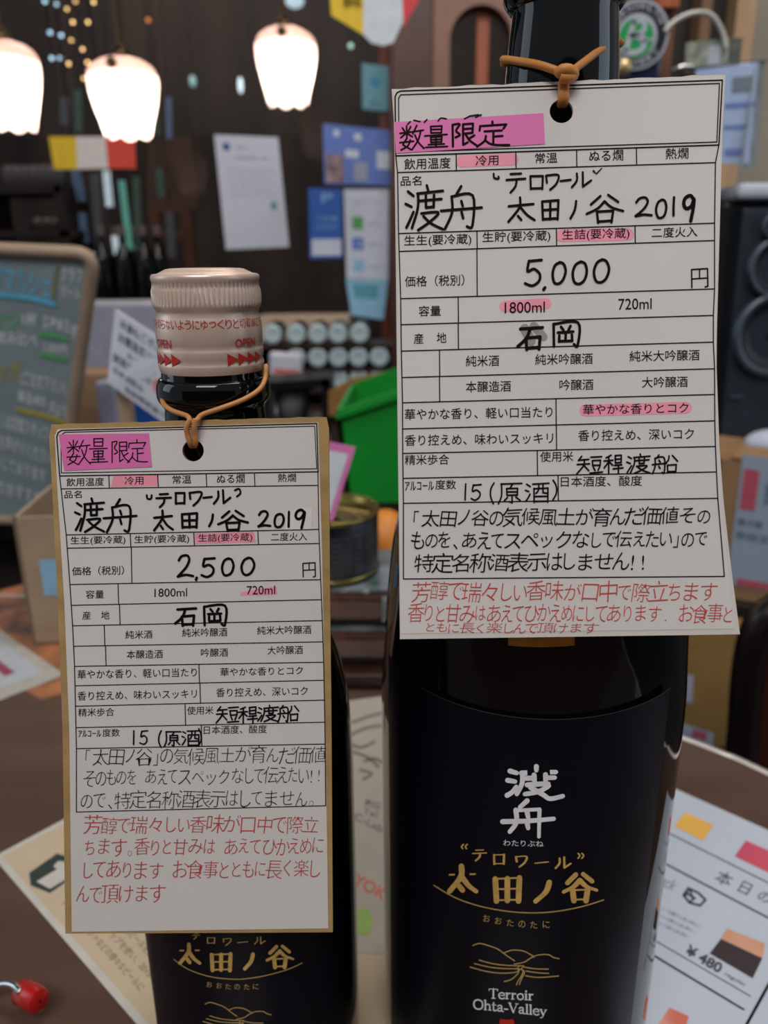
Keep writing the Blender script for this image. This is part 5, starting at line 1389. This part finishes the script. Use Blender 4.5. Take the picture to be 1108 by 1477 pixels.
def blk(body, cx_, cy_, wu, hv, ang=.47, lean=.65, off=0.0):
    du = (wu / 2, wu / 2 * ang); dv = (hv / 2 * lean, -hv / 2)
    text_block(m, ms, ((cx_ - du[0] + dv[0], cy_ - du[1] + dv[1]), (cx_ + du[0] + dv[0], cy_ + du[1] + dv[1]), (cx_ + du[0] - dv[0], cy_ + du[1] - dv[1]), (cx_ - du[0] - dv[0], cy_ - du[1] - dv[1])), [(body, 0, 1, .5, 1)], lift=.0002, off=off)
blk('本', 1045, 1267, 22, 17); blk('日', 1075, 1281, 14, 15); blk('の', 1103, 1294, 17, 12)
blk('¥ 480', 1016, 1383, 50, 14, .58, .5, .03); blk('regular', 1061, 1413, 30, 6, .58, .5)
obj('menu_lettering', m, ink_b, mn)
m = MB(); blk('check', 958, 1270, 34, 13, .5, .8); 
for i in range(3): blk('フルーティーな香りと深い味わい', 972 - i * 3, 1322 + i * 10 - 4, 76 - 10 * i, 5, .48, .6)
blk('300', 918, 1438, 14, 8)
obj('small_lettering', m, mat('menu_grey', '#767c88'), mn)
hexp = [(986, 1291), (993, 1281), (1008, 1288), (1018, 1298), (1010, 1306), (995, 1302)]
m = MB(); frame_poly(m, ms, hexp + [hexp[0]], 3.2, .0002); ribbon(m, ms, [(993, 1290), (1003, 1296)], 3, .0002, False); ribbon(m, ms, [(988, 1292), (996, 1284), (1000, 1297), (995, 1301)], 3.5, .0002, False); obj('hexagon_emblem', m, mat('emblem_dark', '#26333c'), mn)
m = MB(); mq(m, [(1040, 1354), (1100, 1382), (1086, 1411), (1024, 1375)]); obj('beer_print', m, mat('print_dark', '#3a3034', rough=.4), mn)
m = MB(); mq(m, [(1049, 1339), (1104, 1361), (1100, 1382), (1040, 1354)]); obj('foam_print', m, mat('print_orange', '#c8957a', rough=.4), mn)
m = MB(); mq(m, [(966, 1453), (994, 1466), (984, 1500), (948, 1480)]); obj('second_print', m, mat('print_red', '#c86a58', hex2='#d8b0a0', scale=30, rough=.4), mn)
# cream leaflet bottom left
cream = mat('cream_leaflet', '#b7a68c', rough=.6, var=.02); edge_w = mat('leaflet_white', '#b9b4ac', rough=.6)
lf, sL = rect_on_table((-10, 1236), (110, 1172), (175, 1477), .150, .230, .0005, edge_w, 'leaflet', 'cream leaflet with a dark hexagon emblem, bottom left under the small bottle', 'leaflet')
m = MB(); uv_rect(m, sL, .022, .014, .985, .985, .0001); obj('cream_field', m, cream, lf)
m = MB(); hx_ = [at_Z(x, y, .0007) for x, y in [(42, 1259), (82, 1231), (106, 1238), (110, 1262), (72, 1288), (44, 1277)]]; m.add(hx_, [list(range(6))]); obj('hexagon_emblem', m, mat('emblem_green', '#273430'), lf)
m = MB(); m.add([at_Z(x, y, .0009) for x, y in [(52.5, 1271.5), (82, 1254), (77, 1249), (84, 1242), (101, 1243.5), (104, 1263), (72, 1282)]], [list(range(7))]); obj('white_glass_shape', m, edge_w, lf)
m = MB()
bodyL = ['ティング、イベントなどの様々なビールに', '有機栽培されたホップを使い、2015年', '醸造所で、つくった地ビールを出し、', '試飲の成績をふまえて、和歌山', '会いできる日を心より楽しみに', '全国の造り手の思いを伝えます', '酒と料理の店です、ぜひ一度', '皆様のお越しをお待ちしております', '季節のおすすめ料理とともに']
PA = sL(0, 0); uL = (sL(1, 0) - sL(0, 0)).normalized(); vL = (sL(0, 1) - sL(0, 0)).normalized()
def lsurf(x, y, lift=0): return PA + vL * x + uL * y * 1.0 + Vector((0, 0, .00018))
_q = at_Z(92, 1302, 0) - PA; TX0, TY0 = _q.dot(vL), _q.dot(uL) - .002
for i, b in enumerate(bodyL):
    V, F = glyphs(b); x0 = TX0 + .001 * i; x1 = x0 + .0038 * len(b); y0 = TY0 + i * .0062; hh = .0036
    m.add([lsurf(x0 + u * (x1 - x0), y0 + (.0) + v * hh) for u, v in V], F)
obj('leaflet_lettering', m, mat('brown_ink', '#6c5c48', rough=.8), lf)
# white leaflet far left
wl, sW = rect_on_table((93, 973), (0, 908), (0, 1023), .20, .15, .0010, mat('leaflet_border', '#a8a298', rough=.6), 'leaflet', 'white leaflet with a dark red line, at the left edge of the photo', 'leaflet')
m = MB(); uv_rect(m, sW, .08, .06, .98, .97, .0001); obj('white_field', m, mat('leaflet_field', '#a9adb2', rough=.6), wl)
m = MB(); uv_rect(m, sW, .16, .16, .85, .21, .0003); obj('red_line', m, mat('dark_pink_print', '#8c4256'), wl)
m = MB(); uv_rect(m, sW, .40, .60, .8, .75, .0003); obj('blue_block', m, mat('slate_blue_print', '#4c6078'), wl)
m = MB(); uv_text(m, sW, [('夏のお酒フェア開催中', .2, .85, .30, .07), ('店頭にて試飲できます', .25, .8, .44, .06)], .0003); obj('leaflet_lettering', m, grey_ink, wl)
pc = sheet_px([(-120, 885), (35, 842), (150, 905), (140, 985), (60, 1010), (-60, 940)], .0005, mat('food_photo', '#3a3a40', hex2='#b07048', scale=28, rough=.4), 'photo_leaflet', 'leaflet printed with orange and brown food photos, under the cardboard box', 'leaflet')
# papers between the two bottles
pb = sheet_px([(360, 1030), (560, 1003), (690, 1040), (700, 1372), (560, 1376), (430, 1372)], .0008, mat('paper_beige', '#a89f92', rough=.7, var=.03), 'paper_sheet', 'beige paper with a crab sketch seen between the two bottles', 'paper')
m = MB()
for s in ([(508, 1042), (530, 1034), (552, 1028)], [(506, 1060), (528, 1050), (552, 1046)], [(508, 1084), (530, 1092), (546, 1106)], [(526, 1098), (540, 1094), (552, 1100)], [(520, 1110), (536, 1116), (524, 1124)], [(506, 1072), (520, 1078), (540, 1070)]):
    ribbon(m, tsurf, s, 4, .0004)
obj('crab_sketch', m, mat('sketch_grey', '#76695e'), pb)
m = MB()
def blk2(body, cx_, cy_, wu, hv, ang, lean, off=0.0):
    du = (wu / 2, wu / 2 * ang); dv = (hv / 2 * lean, -hv / 2)
    text_block(m, tsurf, ((cx_ - du[0] + dv[0], cy_ - du[1] + dv[1]), (cx_ + du[0] + dv[0], cy_ + du[1] + dv[1]), (cx_ + du[0] - dv[0], cy_ + du[1] - dv[1]), (cx_ - du[0] - dv[0], cy_ - du[1] - dv[1])), [(body, 0, 1, .5, 1)], lift=.0004, off=off)
blk2('和酒', 538, 1160, 24, 10, .3, .2, .02); blk2('Tel', 534, 1172, 20, 9, .3, .2); blk2('C-Lab', 532, 1186, 40, 10, .5, .4)
obj('violet_lettering', m, mat('violet_ink', '#6a6478'), pb)
m = MB(); blk2('YOK', 534, 1279, 46, 16, .55, .5, .02); obj('red_lettering', m, mat('red_print', '#c06a58'), pb)
m = MB(); c = [(524 + 14 * math.cos(a * .4), 1329 + 20 * math.sin(a * .4)) for a in range(16)]; m.add([tsurf(x, y, .0004) for x, y in c], [list(range(16))]); obj('green_dot', m, mat('lime_print', '#8fae5a'), pb)
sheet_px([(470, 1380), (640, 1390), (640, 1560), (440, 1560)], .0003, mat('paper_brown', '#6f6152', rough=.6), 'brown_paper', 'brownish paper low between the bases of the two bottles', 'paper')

# ------------------------------------------------------------------ food packs, tin and price card
zT = 0
tr = thing('serving_board', 'dark brown board under the wrapped food packs', 'board', (Xat(470, 990, .54), .56, 0))
m = MB(); boxat(m, Xat(470, 990, .56), .565, .0015, .20, .13, .011, -.03); obj('board', m, mat('board_wood', '#2e1c16', rough=.3, var=.2), tr, bevel=.003)
film = glass_mat('clear_film', (.9, .9, .92), .10)
wafer = mat('brown_food', '#4a2a20', hex2='#6c3c2a', scale=60, rough=.5); printm = mat('pack_print', '#a9a9b4', hex2='#4a6a5c', scale=45, rough=.4)
for i, (z0_, hh, lab_) in enumerate(((.013, .030, 'clear wrapped pack of brown food, lower of the stack under the tin'), (.0445, .030, 'clear wrapped pack of brown food, upper of the stack under the tin'))):
    x = Xat(482, 940, .555) - i * .006
    t = thing('food_pack', lab_, 'pack', (x, .558, z0_), 'wrapped packs under the tin')
    m = MB(); boxat(m, x, .558, z0_ + .004, .125, .082, hh - .008, -.03); o = obj('food_block', m, wafer, t, bevel=.004)
    m = MB(); boxat(m, x, .558, z0_, .134, .092, hh, -.03); o = obj('clear_film', m, film, t, bevel=.008)
    m = MB(); boxat(m, x, .558, z0_ + hh - .0035, .120, .080, .0032, -.03); obj('printed_top', m, printm, t)
    m = MB(); m.add([Vector((x + .045, .5105 + .0005, z0_ + .006)), Vector((x + .064, .5105 - .0005, z0_ + .006)), Vector((x + .064, .5105 - .0005, z0_ + hh - .004)), Vector((x + .045, .5105 + .0005, z0_ + hh - .004))], [(0, 1, 2, 3)]); obj('printed_corner', m, printm, t)
r = .0415; tx = Xat(468, 760, .552); tc = (tx, .556, 0); tz = .0762
gold_t = mat('tin_gold', '#8a7c44', rough=.25, metal=.9, var=.05)
tn = thing('food_tin', 'low round tin with gold rim and dark printed side, left of the big bottle', 'tin', (tx, .556, tz))
m = MB(); m.lathe([(r * .97, tz + .002), (r * .985, tz + .004), (r * .985, tz + .044), (r * .97, tz + .046)], tc, 64); o = obj('printed_side', m, mat('tin_dark_print', '#1c1e26', hex2='#2c2a2e', scale=50, rough=.3), tn, smooth=True)
m = MB()
def tsf(u, v, lift=0):
    a = -1.5 + u * 3.0; return Vector((tx + (r * .985 + .0003) * math.sin(a), .556 - (r * .985 + .0003) * math.cos(a), tz + .040 - v * .034))
for k in range(7): text_block(m, tsf, UQ, [('原材料名さば・食塩・内容量固形量', .52, .95, .12 + k * .13, .06)], lift=0)
text_block(m, tsf, UQ, [('鯖缶', .30, .46, .5, .7)], lift=0)
obj('tin_lettering', m, mat('tin_ink', '#5c5a60'), o)
m = MB(); m.lathe([(r * .96, tz), (r, tz + .001), (r, tz + .003), (r * .97, tz + .004)], tc, 64); obj('bottom_rim', m, gold_t, tn, smooth=True)
m = MB(); m.lathe([(r * .985, tz + .045), (r * 1.01, tz + .046), (r * 1.01, tz + .048), (r * .97, tz + .0485), (r * .94, tz + .047), (r * .93, tz + .040), (r * .5, tz + .0405), (.0005, tz + .0405)], tc, 64); obj('gold_lid', m, gold_t, tn, smooth=True)
m = MB(); m.tube([(tx + .006 + .010 * math.cos(a * .4), .545 + .007 * math.sin(a * .4), tz + .042) for a in range(16)], .0009, 6, closed=True); m.box((tx + .004, .552, tz + .0415), (.014, .006, .001)); obj('pull_ring', m, gold_t, tn)
pcard = [at_Y(x, y, Y) for (x, y), Y in zip([(430, 628), (513, 645), (480, 752), (398, 735)], (.503, .503, .4985, .4985))]
cd, sP = sheet3('price_card', pcard, .001, mat('card_pink', '#d878b4', rough=.6), label='white price card with a pink scalloped border in front of the tin', cat='card')
m = MB()
pts = []; 
for i in range(40): pts.append((.08 + .84 * i / 40, .10 + (.012 if i % 2 else 0)))
for i in range(48): pts.append((.92 - (.014 if i % 2 else 0), .10 + .80 * i / 48))
for i in range(40): pts.append((.92 - .84 * i / 40, .90 - (.012 if i % 2 else 0)))
for i in range(48): pts.append((.08 + (.014 if i % 2 else 0), .90 - .80 * i / 48))
m.add([sP(u, v, .0003) for u, v in pts], [list(range(len(pts)))]); obj('white_field', m, mat('card_field', '#cdd4dc', rough=.6), cd)
m = MB(); m.ball((Xat(556, 785, .66), .66, .10 * .35 + .012), .030, 20, 12, sc=(1, .9, 1.4)); obj('orange_pouch', m, mat('orange_pouch', '#c87a22', rough=.5), smooth=True, label='plump orange pouch between the tin and the big bottle', cat='pouch')

# key ring with red cap, bottom left
ky = thing('bottle_opener', 'chrome ring with a red plastic cap on the table, bottom left corner', 'opener', at_Z(36, 1465, .002))
c = at_Z(44, 1437, .011)
RXm = Matrix.Rotation(math.radians(80), 3, 'Y'); RXm = rot_z(-.55) @ RXm
m = MB(); m.lathe([(.0005, -.0068), (.0042, -.0068), (.0051, -.0056), (.0051, .004), (.0047, .006), (.0034, .0068), (.0005, .0068)], c, 28, M=RXm); obj('red_cap', m, mat('red_plastic', '#a81a18', rough=.25, var=.04), ky, smooth=True, auto=40)
m = MB(); m.tube(hand3([at_Z(30, 1432, .014), at_Z(20, 1422, .014), at_Z(5, 1420, .012), at_Z(-14, 1428, .008), at_Z(-30, 1448, .004)]), .0016, 12); obj('chrome_ring', m, chrome, ky, smooth=True)

# ------------------------------------------------------------------ right side: tap badge, papers, speaker, cartons, chair
tyY = 1.0
tp = thing('beer_tap', 'beer tap with a round green and black badge behind the big bottle neck', 'beer tap', at_Y(925, 150, tyY))
cB = at_Y(920, 50, tyY); dep = tyY / ray(920, 50).y
def bs(u, v, lift=0):  # px offsets from badge centre
    return Vector((cB.x + u * dep / F_PX, tyY - lift, cB.z - v * dep / F_PX))
def disc(mb, r, y0, y1, n=48, cu=0, cv=0):
    P_ = [bs(cu + r * math.cos(2 * math.pi * i / n), cv + r * math.sin(2 * math.pi * i / n), 0) + Vector((0, y0, 0)) for i in range(n)]
    mb.prism(P_, (0, y1 - y0, 0))
bw = mat('badge_white', '#a9adb8', rough=.4); bk_ = mat('badge_black', '#121216', rough=.4); bg = mat('badge_green', '#0f8f4a', rough=.4)
m = MB(); disc(m, 45, 0, .012); obj('badge_rim', m, bw, tp)
m = MB(); disc(m, 41, -.001, 0); obj('black_ring', m, bk_, tp)
m = MB(); disc(m, 29.5, -.002, -.001, cv=3, cu=-2); obj('white_ring', m, bw, tp)
m = MB(); disc(m, 25.5, -.003, -.002, cv=5, cu=-3); obj('green_field', m, bg, tp)
m = MB()
word = 'BROOKLYN'
for i, chh in enumerate(word):
    a = math.radians(-150 + i * 120 / 7)
    V, F = glyphs(chh, .02); rr0, rr1 = 32.2, 39.5
    m.add([bs(*( ((rr0 + v * (rr1 - rr0)) * math.cos(a + (u - .5) * .24)), ((rr0 + v * (rr1 - rr0)) * math.sin(a + (u - .5) * .24))), .0015) for u, v in V], F)
obj('ring_lettering', m, bw, tp); m = MB()
word = 'BREWERY'
for i, chh in enumerate(word):
    a = math.radians(140 - i * 100 / 6)
    V, F = glyphs(chh, .02); rr0, rr1 = 39.5, 32.2
    m.add([bs(*( ((rr0 + v * (rr1 - rr0)) * math.cos(a - (u - .5) * .24)), ((rr0 + v * (rr1 - rr0)) * math.sin(a - (u - .5) * .24))), .0015) for u, v in V], F)
obj('ring_lettering', m, bw, tp)
m = MB()
def bsf(x, y, lift=0): return bs(x, y, .0035)
ribbon(m, bsf, [(-8, -14), (-12, 0), (-16, 20)], 7, 0); ribbon(m, bsf, [(-8, -15), (6, -16), (6, -3), (-10, 2)], 6.5, 0); ribbon(m, bsf, [(-10, 2), (8, 6), (6, 20), (-10, 24), (-20, 20)], 7, 0); ribbon(m, bsf, [(4, 10), (14, 8), (22, 6)], 3, 0)
obj('badge_letter', m, bw, tp)
m = MB(); m.box(bs(10, 60, -.02), (.05, .03, .07)); obj('tap_handle', m, mat('navy_handle', '#14183a', rough=.3), tp, bevel=.005)
m = MB(); z = bs(0, 90).z; boxat(m, cB.x + .01, tyY + .03, 0, .05, .05, z); obj('tap_column', m, chrome, tp, bevel=.008)
m = MB(); m.box((Xat(958, 8, 1.05), 1.05, Zat(958, 2, 1.05) + .02), (.026, .03, .06)); obj('tap_top', m, wood_orange, tp)
m = MB(); boxat(m, Xat(959, 60, 1.06), 1.06, 0, .014, .02, Zat(959, 10, 1.06)); obj('wooden_post', m, mat('brown_post', '#6c4630', rough=.5), tp)
m = MB(); c = at_Y(900, 97, .95); m.ball(c, .009, 16, 10); m.tube([c, (c.x, c.y + .05, c.z)], .003, 8); obj('gold_knob', m, mat('pale_gold', '#c8ac7c', rough=.3, metal=.5), tp, smooth=True)
m = MB(); m.tube(hand3([at_Y(958, 46, 1.0), at_Y(972, 32, 1.0), at_Y(990, 22, 1.0), at_Y(1010, 18, 1.0), at_Y(1026, 22, 1.0), at_Y(1036, 34, 1.0), at_Y(1044, 52, 1.0), at_Y(1047, 70, 1.0)]), .0028, 10)
obj('clear_hose', m, mat('clear_hose', '#b8b8ae', rough=.15, spec=.8), smooth=True, label='clear hose arching from the beer tap down to the clip frame', cat='hose')
# shelving with dark gap and wooden posts
SHY = 1.62
su = thing('shelf_unit', 'tall wooden shelf unit with a dark back behind the hanging papers', 'shelf', (Xat(1030, 400, SHY), SHY, FLOOR_Z))
ztp = 1.25
m = MB(); m.box(((Xat(962, 60, SHY) + Xat(1068, 60, SHY)) / 2, SHY + .06, (ztp + FLOOR_Z) / 2), (Xat(1068, 60, SHY) - Xat(962, 60, SHY), .01, ztp - FLOOR_Z)); obj('back_panel', m, mat('shelf_dark', '#120d0b', rough=.6), su)
for px, wpx, mt in ((1071, 27, wood_light), (1014, 15, mat('mid_wood', '#6e5038', rough=.5))):
    x = Xat(px, 0, SHY); m = MB(); m.box((x, SHY, (ztp + FLOOR_Z) / 2), (wpx * SHY / F_PX * .86, .05, ztp - FLOOR_Z)); obj('post', m, mt, su)
# clip frame, hanging papers
P = plane_pts([(990, 62), (1052, 54), (1050, 104), (988, 106)], 1.004)
o, s_ = sheet3('photo_card', P, .002, mat('pale_pattern', '#a2a898', hex2='#5c6258', scale=70, rough=.5), label='pale patterned card clipped above the hanging blue-white sheets', cat='card')
m = MB(); uv_rect(m, s_, .52, .18, .80, .95); obj('white_bottle_print', m, bw, o)
P = plane_pts([(1054, 56), (1072, 54), (1066, 100), (1052, 100)], 1.006); sheet3('dark_card', P, .002, mat('dark_pattern', '#5c6058', hex2='#33362f', scale=60), label='dark narrow card beside the pale patterned card', cat='card')
P = plane_pts([(1004, 101), (1094, 90), (1080, 236), (1000, 236)], .98)
o, s_ = sheet3('hanging_sheet', P, .002, mat('blue_white_sheet', '#9eb0d0', rough=.5), label='blue-white printed sheet hanging right behind the top of the big tag', cat='paper')
m = MB()
for v, u0, u1, hh in ((.40, .15, .75, .05), (.62, .15, .7, .04), (.88, .2, .6, .07)): uv_rect(m, s_, u0 + .35, v - hh / 2, u1 + .25, v + hh / 2)
obj('blue_text_rows', m, mat('soft_blue_print', '#6478b4'), o)
m = MB(); uv_rect(m, s_, .60, .12, .95, .27); obj('grey_print', m, mat('sheet_grey', '#6a7680'), o)
P = plane_pts([(1092, 88), (1104, 96), (1090, 243), (1070, 240)], [.98, 1.02, 1.02, .97]); sheet3('clear_sleeve', P, .002, mat('sleeve', '#9aa6b0', hex2='#77807e', scale=40, rough=.2), label='crinkled clear sleeve at the right side of the hanging sheet', cat='sleeve')
m = MB(); c = at_Y(985, 98, 1.0); m.tube([at_Y(970, 102, 1.0), at_Y(985, 96, 1.0), at_Y(1004, 98, 1.0), at_Y(1050, 95, 1.0), at_Y(1104, 90, 1.0)], .0028, 8); obj('wire_hanger', m, chrome, smooth=True, label='chrome wire holding the hanging sheets', cat='wire')
# speaker
sy = .98; blk_c = mat('speaker_black', '#0c0e12', rough=.4); face = mat('speaker_face', '#1c2730', rough=.45); cone = mat('speaker_cone', '#0a0a10', rough=.5); ring_m = mat('speaker_ring', '#46505a', rough=.35, metal=.4)
spx0 = Xat(1062, 400, sy); zt_, zb_ = Zat(1100, 300, sy), Zat(1100, 640, sy)
spk = thing('loudspeaker', 'dark loudspeaker at the right edge with two round cones', 'speaker', (spx0 + .09, sy + .1, zb_))
tilt = .0
m = MB(); m.prism([at_Y(1046, 292, sy + .02), at_Y(1240, 292, sy + .02), at_Y(1230, 640, sy + .02), at_Y(1020, 640, sy + .02)], (0, .18, 0)); obj('cabinet', m, blk_c, spk, bevel=.004)
m = MB(); m.prism([at_Y(1074, 300, sy + .005), at_Y(1225, 300, sy + .005), at_Y(1215, 632, sy + .005), at_Y(1040, 632, sy + .005)], (0, .02, 0)); obj('front_panel', m, face, spk, bevel=.003)
def cone_at(px, py, rp, nm):
    c = at_Y(px, py, sy); r = rp * sy / F_PX
    m = MB(); m.lathe([(r * .2, .016), (r * .55, .014), (r * .80, .004), (r * .84, -.004), (r, -.006), (r * 1.02, .004)], c, 40, M=Matrix.Rotation(math.radians(-90), 3, 'X')); o = obj(nm, m, ring_m, spk, smooth=True)
    m = MB(); m.lathe([(.0001, .002), (r * .25, .006), (r * .5, .008), (r * .81, -.003)], c, 40, M=Matrix.Rotation(math.radians(-90), 3, 'X')); obj('cone', m, cone, o, smooth=True)
cone_at(1118, 483, 58, 'woofer'); cone_at(1122, 386, 40, 'midrange'); cone_at(1120, 326, 18, 'tweeter')
m = MB(); a = at_Y(1062, 572, sy); m.box((a.x, a.y - .0, a.z), (.016, .003, .004)); obj('badge', m, ring_m, spk)
m = MB(); P = [at_Y(1066, 290, sy), at_Y(1180, 282, sy), at_Y(1170, 296, sy + .16), at_Y(1078, 296, sy + .16)]
zc = Zat(1100, 290, sy + .02) + .001
m.prism([(Xat(1064, 290, sy), sy + .0, zc), (Xat(1190, 290, sy), sy, zc), (Xat(1190, 290, sy), sy + .17, zc), (Xat(1070, 290, sy), sy + .17, zc)], (0, 0, .018)); obj('folded_cloth', m, mat('cloth_white', '#b4bcc6', rough=.8, var=.05), label='white folded cloth lying on top of the loudspeaker', cat='cloth', bevel=.006)
# low side table carrying speaker and carton
sh = thing('side_stand', 'dark side stand under the loudspeaker and the printed carton', 'stand', (.52, .95, FLOOR_Z))
zA = Zat(1080, 872, .86)
m = MB(); m.prism([at_Y(985, 862, .80), at_Y(1300, 912, .80), at_Y(1300, 912, .80) + Vector((0, .35, 0)), at_Y(985, 862, .80) + Vector((-.05, .35, 0))], (0, 0, -.010)); obj('stand_top', m, mat('stand_dark', '#1c1a1e', rough=.3), sh)
for x in (.42, .72):
    m = MB(); m.box((x, 1.12, (FLOOR_Z + zA) / 2 - .03), (.02, .02, zA - FLOOR_Z - .05)); obj('stand_leg', m, blk_c, sh)
m = MB(); m.box((spx0 + .10, sy + .16, (zb_ + zA) / 2), (.22, .06, zb_ - zA)); obj('stand_riser', m, blk_c, sh)
# printed carton (white print on brown board)
cY = .82
ca = thing('printed_carton', 'brown carton with white printed front below the loudspeaker', 'carton', at_Y(1100, 862, cY))
m = MB(); m.prism([at_Y(1042, 662, cY), at_Y(1280, 690, cY), at_Y(1262, 895, cY), at_Y(1020, 858, cY)], (0, .16, 0)); o = obj('carton', m, mat('carton_tan', '#8c6c48', rough=.8, var=.08, scale=30), ca)
P = plane_pts([(1072, 655), (1290, 690), (1270, 880), (1048, 842)], cY - .001); o, s_ = sheet3('white_print', P, .0008, mat('carton_white', '#8f9cab', rough=.6, var=.03), ca)
m = MB(); uv_rect(m, s_, .02, .10, .12, .40, .0006); obj('red_print', m, mat('carton_red', '#b04c5c'), o)
m = MB(); uv_text(m, s_, [('純米', .17, .40, .25, .2), ('要冷蔵', .02, .18, .50, .05), ('取扱注意', .02, .30, .60, .06)], .0008); obj('printed_lettering', m, mat('carton_ink', '#3c5a78'), o)
m = MB(); uv_rect(m, s_, .06, .94, .30, .99, .0008); obj('red_tape_print', m, mat('carton_red', '#b04c5c'), o)
m = MB(); m.prism([at_Y(1068, 642, cY + .03), at_Y(1290, 672, cY + .03), at_Y(1290, 690, cY), at_Y(1056, 660, cY)], (0, .004, -.002)); obj('top_flap', m, mat('carton_tan', '#8c6c48'), ca)
m = MB(); c = at_Y(1112, 640, .93); m.ball(c, .022, 20, 12, sc=(1.5, 1, .8)); obj('white_bag', m, mat('bag_white', '#aeb8c8', rough=.6), smooth=True, label='rounded white bag between the loudspeaker and the printed carton', cat='bag')
# big carton on the floor
dY = .78
cc = thing('cardboard_carton', 'large brown carton standing low behind the right table edge', 'carton', (Xat(1060, 1080, dY), dY + .15, FLOOR_Z))
zc1 = Zat(1050, 905, dY)
m = MB(); x0_ = Xat(940, 1000, dY); x1_ = Xat(1230, 1000, dY); m.box(((x0_ + x1_) / 2, dY + .13, (zc1 + FLOOR_Z) / 2), (x1_ - x0_, .26, zc1 - FLOOR_Z)); o = obj('carton', m, mat('carton_ochre', '#8c6b38', rough=.8, var=.08, scale=30), cc, bevel=.003)
def cs(x, y, l=0): return at_Y(x, y, dY - .0008)
m = MB(); m.add([cs(*p) for p in [(978, 970), (1001, 975), (998, 1015), (974, 1006)]], [(0, 1, 2, 3)]); obj('white_label', m, mat('label_lilac', '#a4a8bc'), o)
m = MB(); m.add([cs(*p) for p in [(970, 1038), (1030, 1058), (1026, 1090), (960, 1070)]], [(0, 1, 2, 3)]); obj('white_label', m, mat('label_lilac', '#a4a8bc'), o)
m = MB(); m.add([at_Y(*p, dY - .0014) for p in [(1000, 1052), (1020, 1057), (1018, 1068), (998, 1063)]], [(0, 1, 2, 3)]); obj('red_stamp', m, mat('stamp_red', '#b0566a'), o)
m = MB(); m.add([cs(*p) for p in [(1062, 905), (1112, 890), (1112, 908), (1076, 928)]], [(0, 1, 2, 3)]); obj('clear_tape', m, mat('tape_grey', '#9a9484', rough=.3), o)
# dark wooden chair at the right edge
cyy = .56
kc = thing('bentwood_chair', 'dark chair with rounded back at the right edge beyond the table', 'chair', (Xat(1140, 1000, cyy), cyy + .1, FLOOR_Z))
P = [at_Y(x, y, cyy) for x, y in [(1062, 1140), (1072, 1060), (1076, 1000), (1082, 950), (1092, 910), (1110, 885), (1150, 868), (1200, 885), (1225, 940), (1232, 1140)]]
m = MB(); m.tube(hand3(P), .013, 12); obj('back_frame', m, mat('chair_black', '#140c0a', rough=.3), kc, smooth=True)
m = MB(); m.prism([at_Y(x, y, cyy + .005) for x, y in [(1076, 1130), (1088, 960), (1100, 915), (1150, 885), (1200, 900), (1222, 1130)]], (0, .012, 0)); obj('back_panel', m, mat('chair_red_brown', '#3a1810', rough=.35, var=.2), kc)
z = Zat(1150, 1135, cyy); m = MB(); m.box((Xat(1146, 1100, cyy), cyy + .09, z - .1), (.2, .18, .03)); obj('seat', m, mat('chair_black', '#140c0a'), kc)
for dx in (-.085, .085):
    for dy in (.02, .165):
        m = MB(); m.tube([(Xat(1146, 1100, cyy) + dx, cyy + dy, z - .11), (Xat(1146, 1100, cyy) + dx, cyy + dy, FLOOR_Z)], .011, 10); obj('leg', m, mat('chair_black', '#140c0a'), kc)
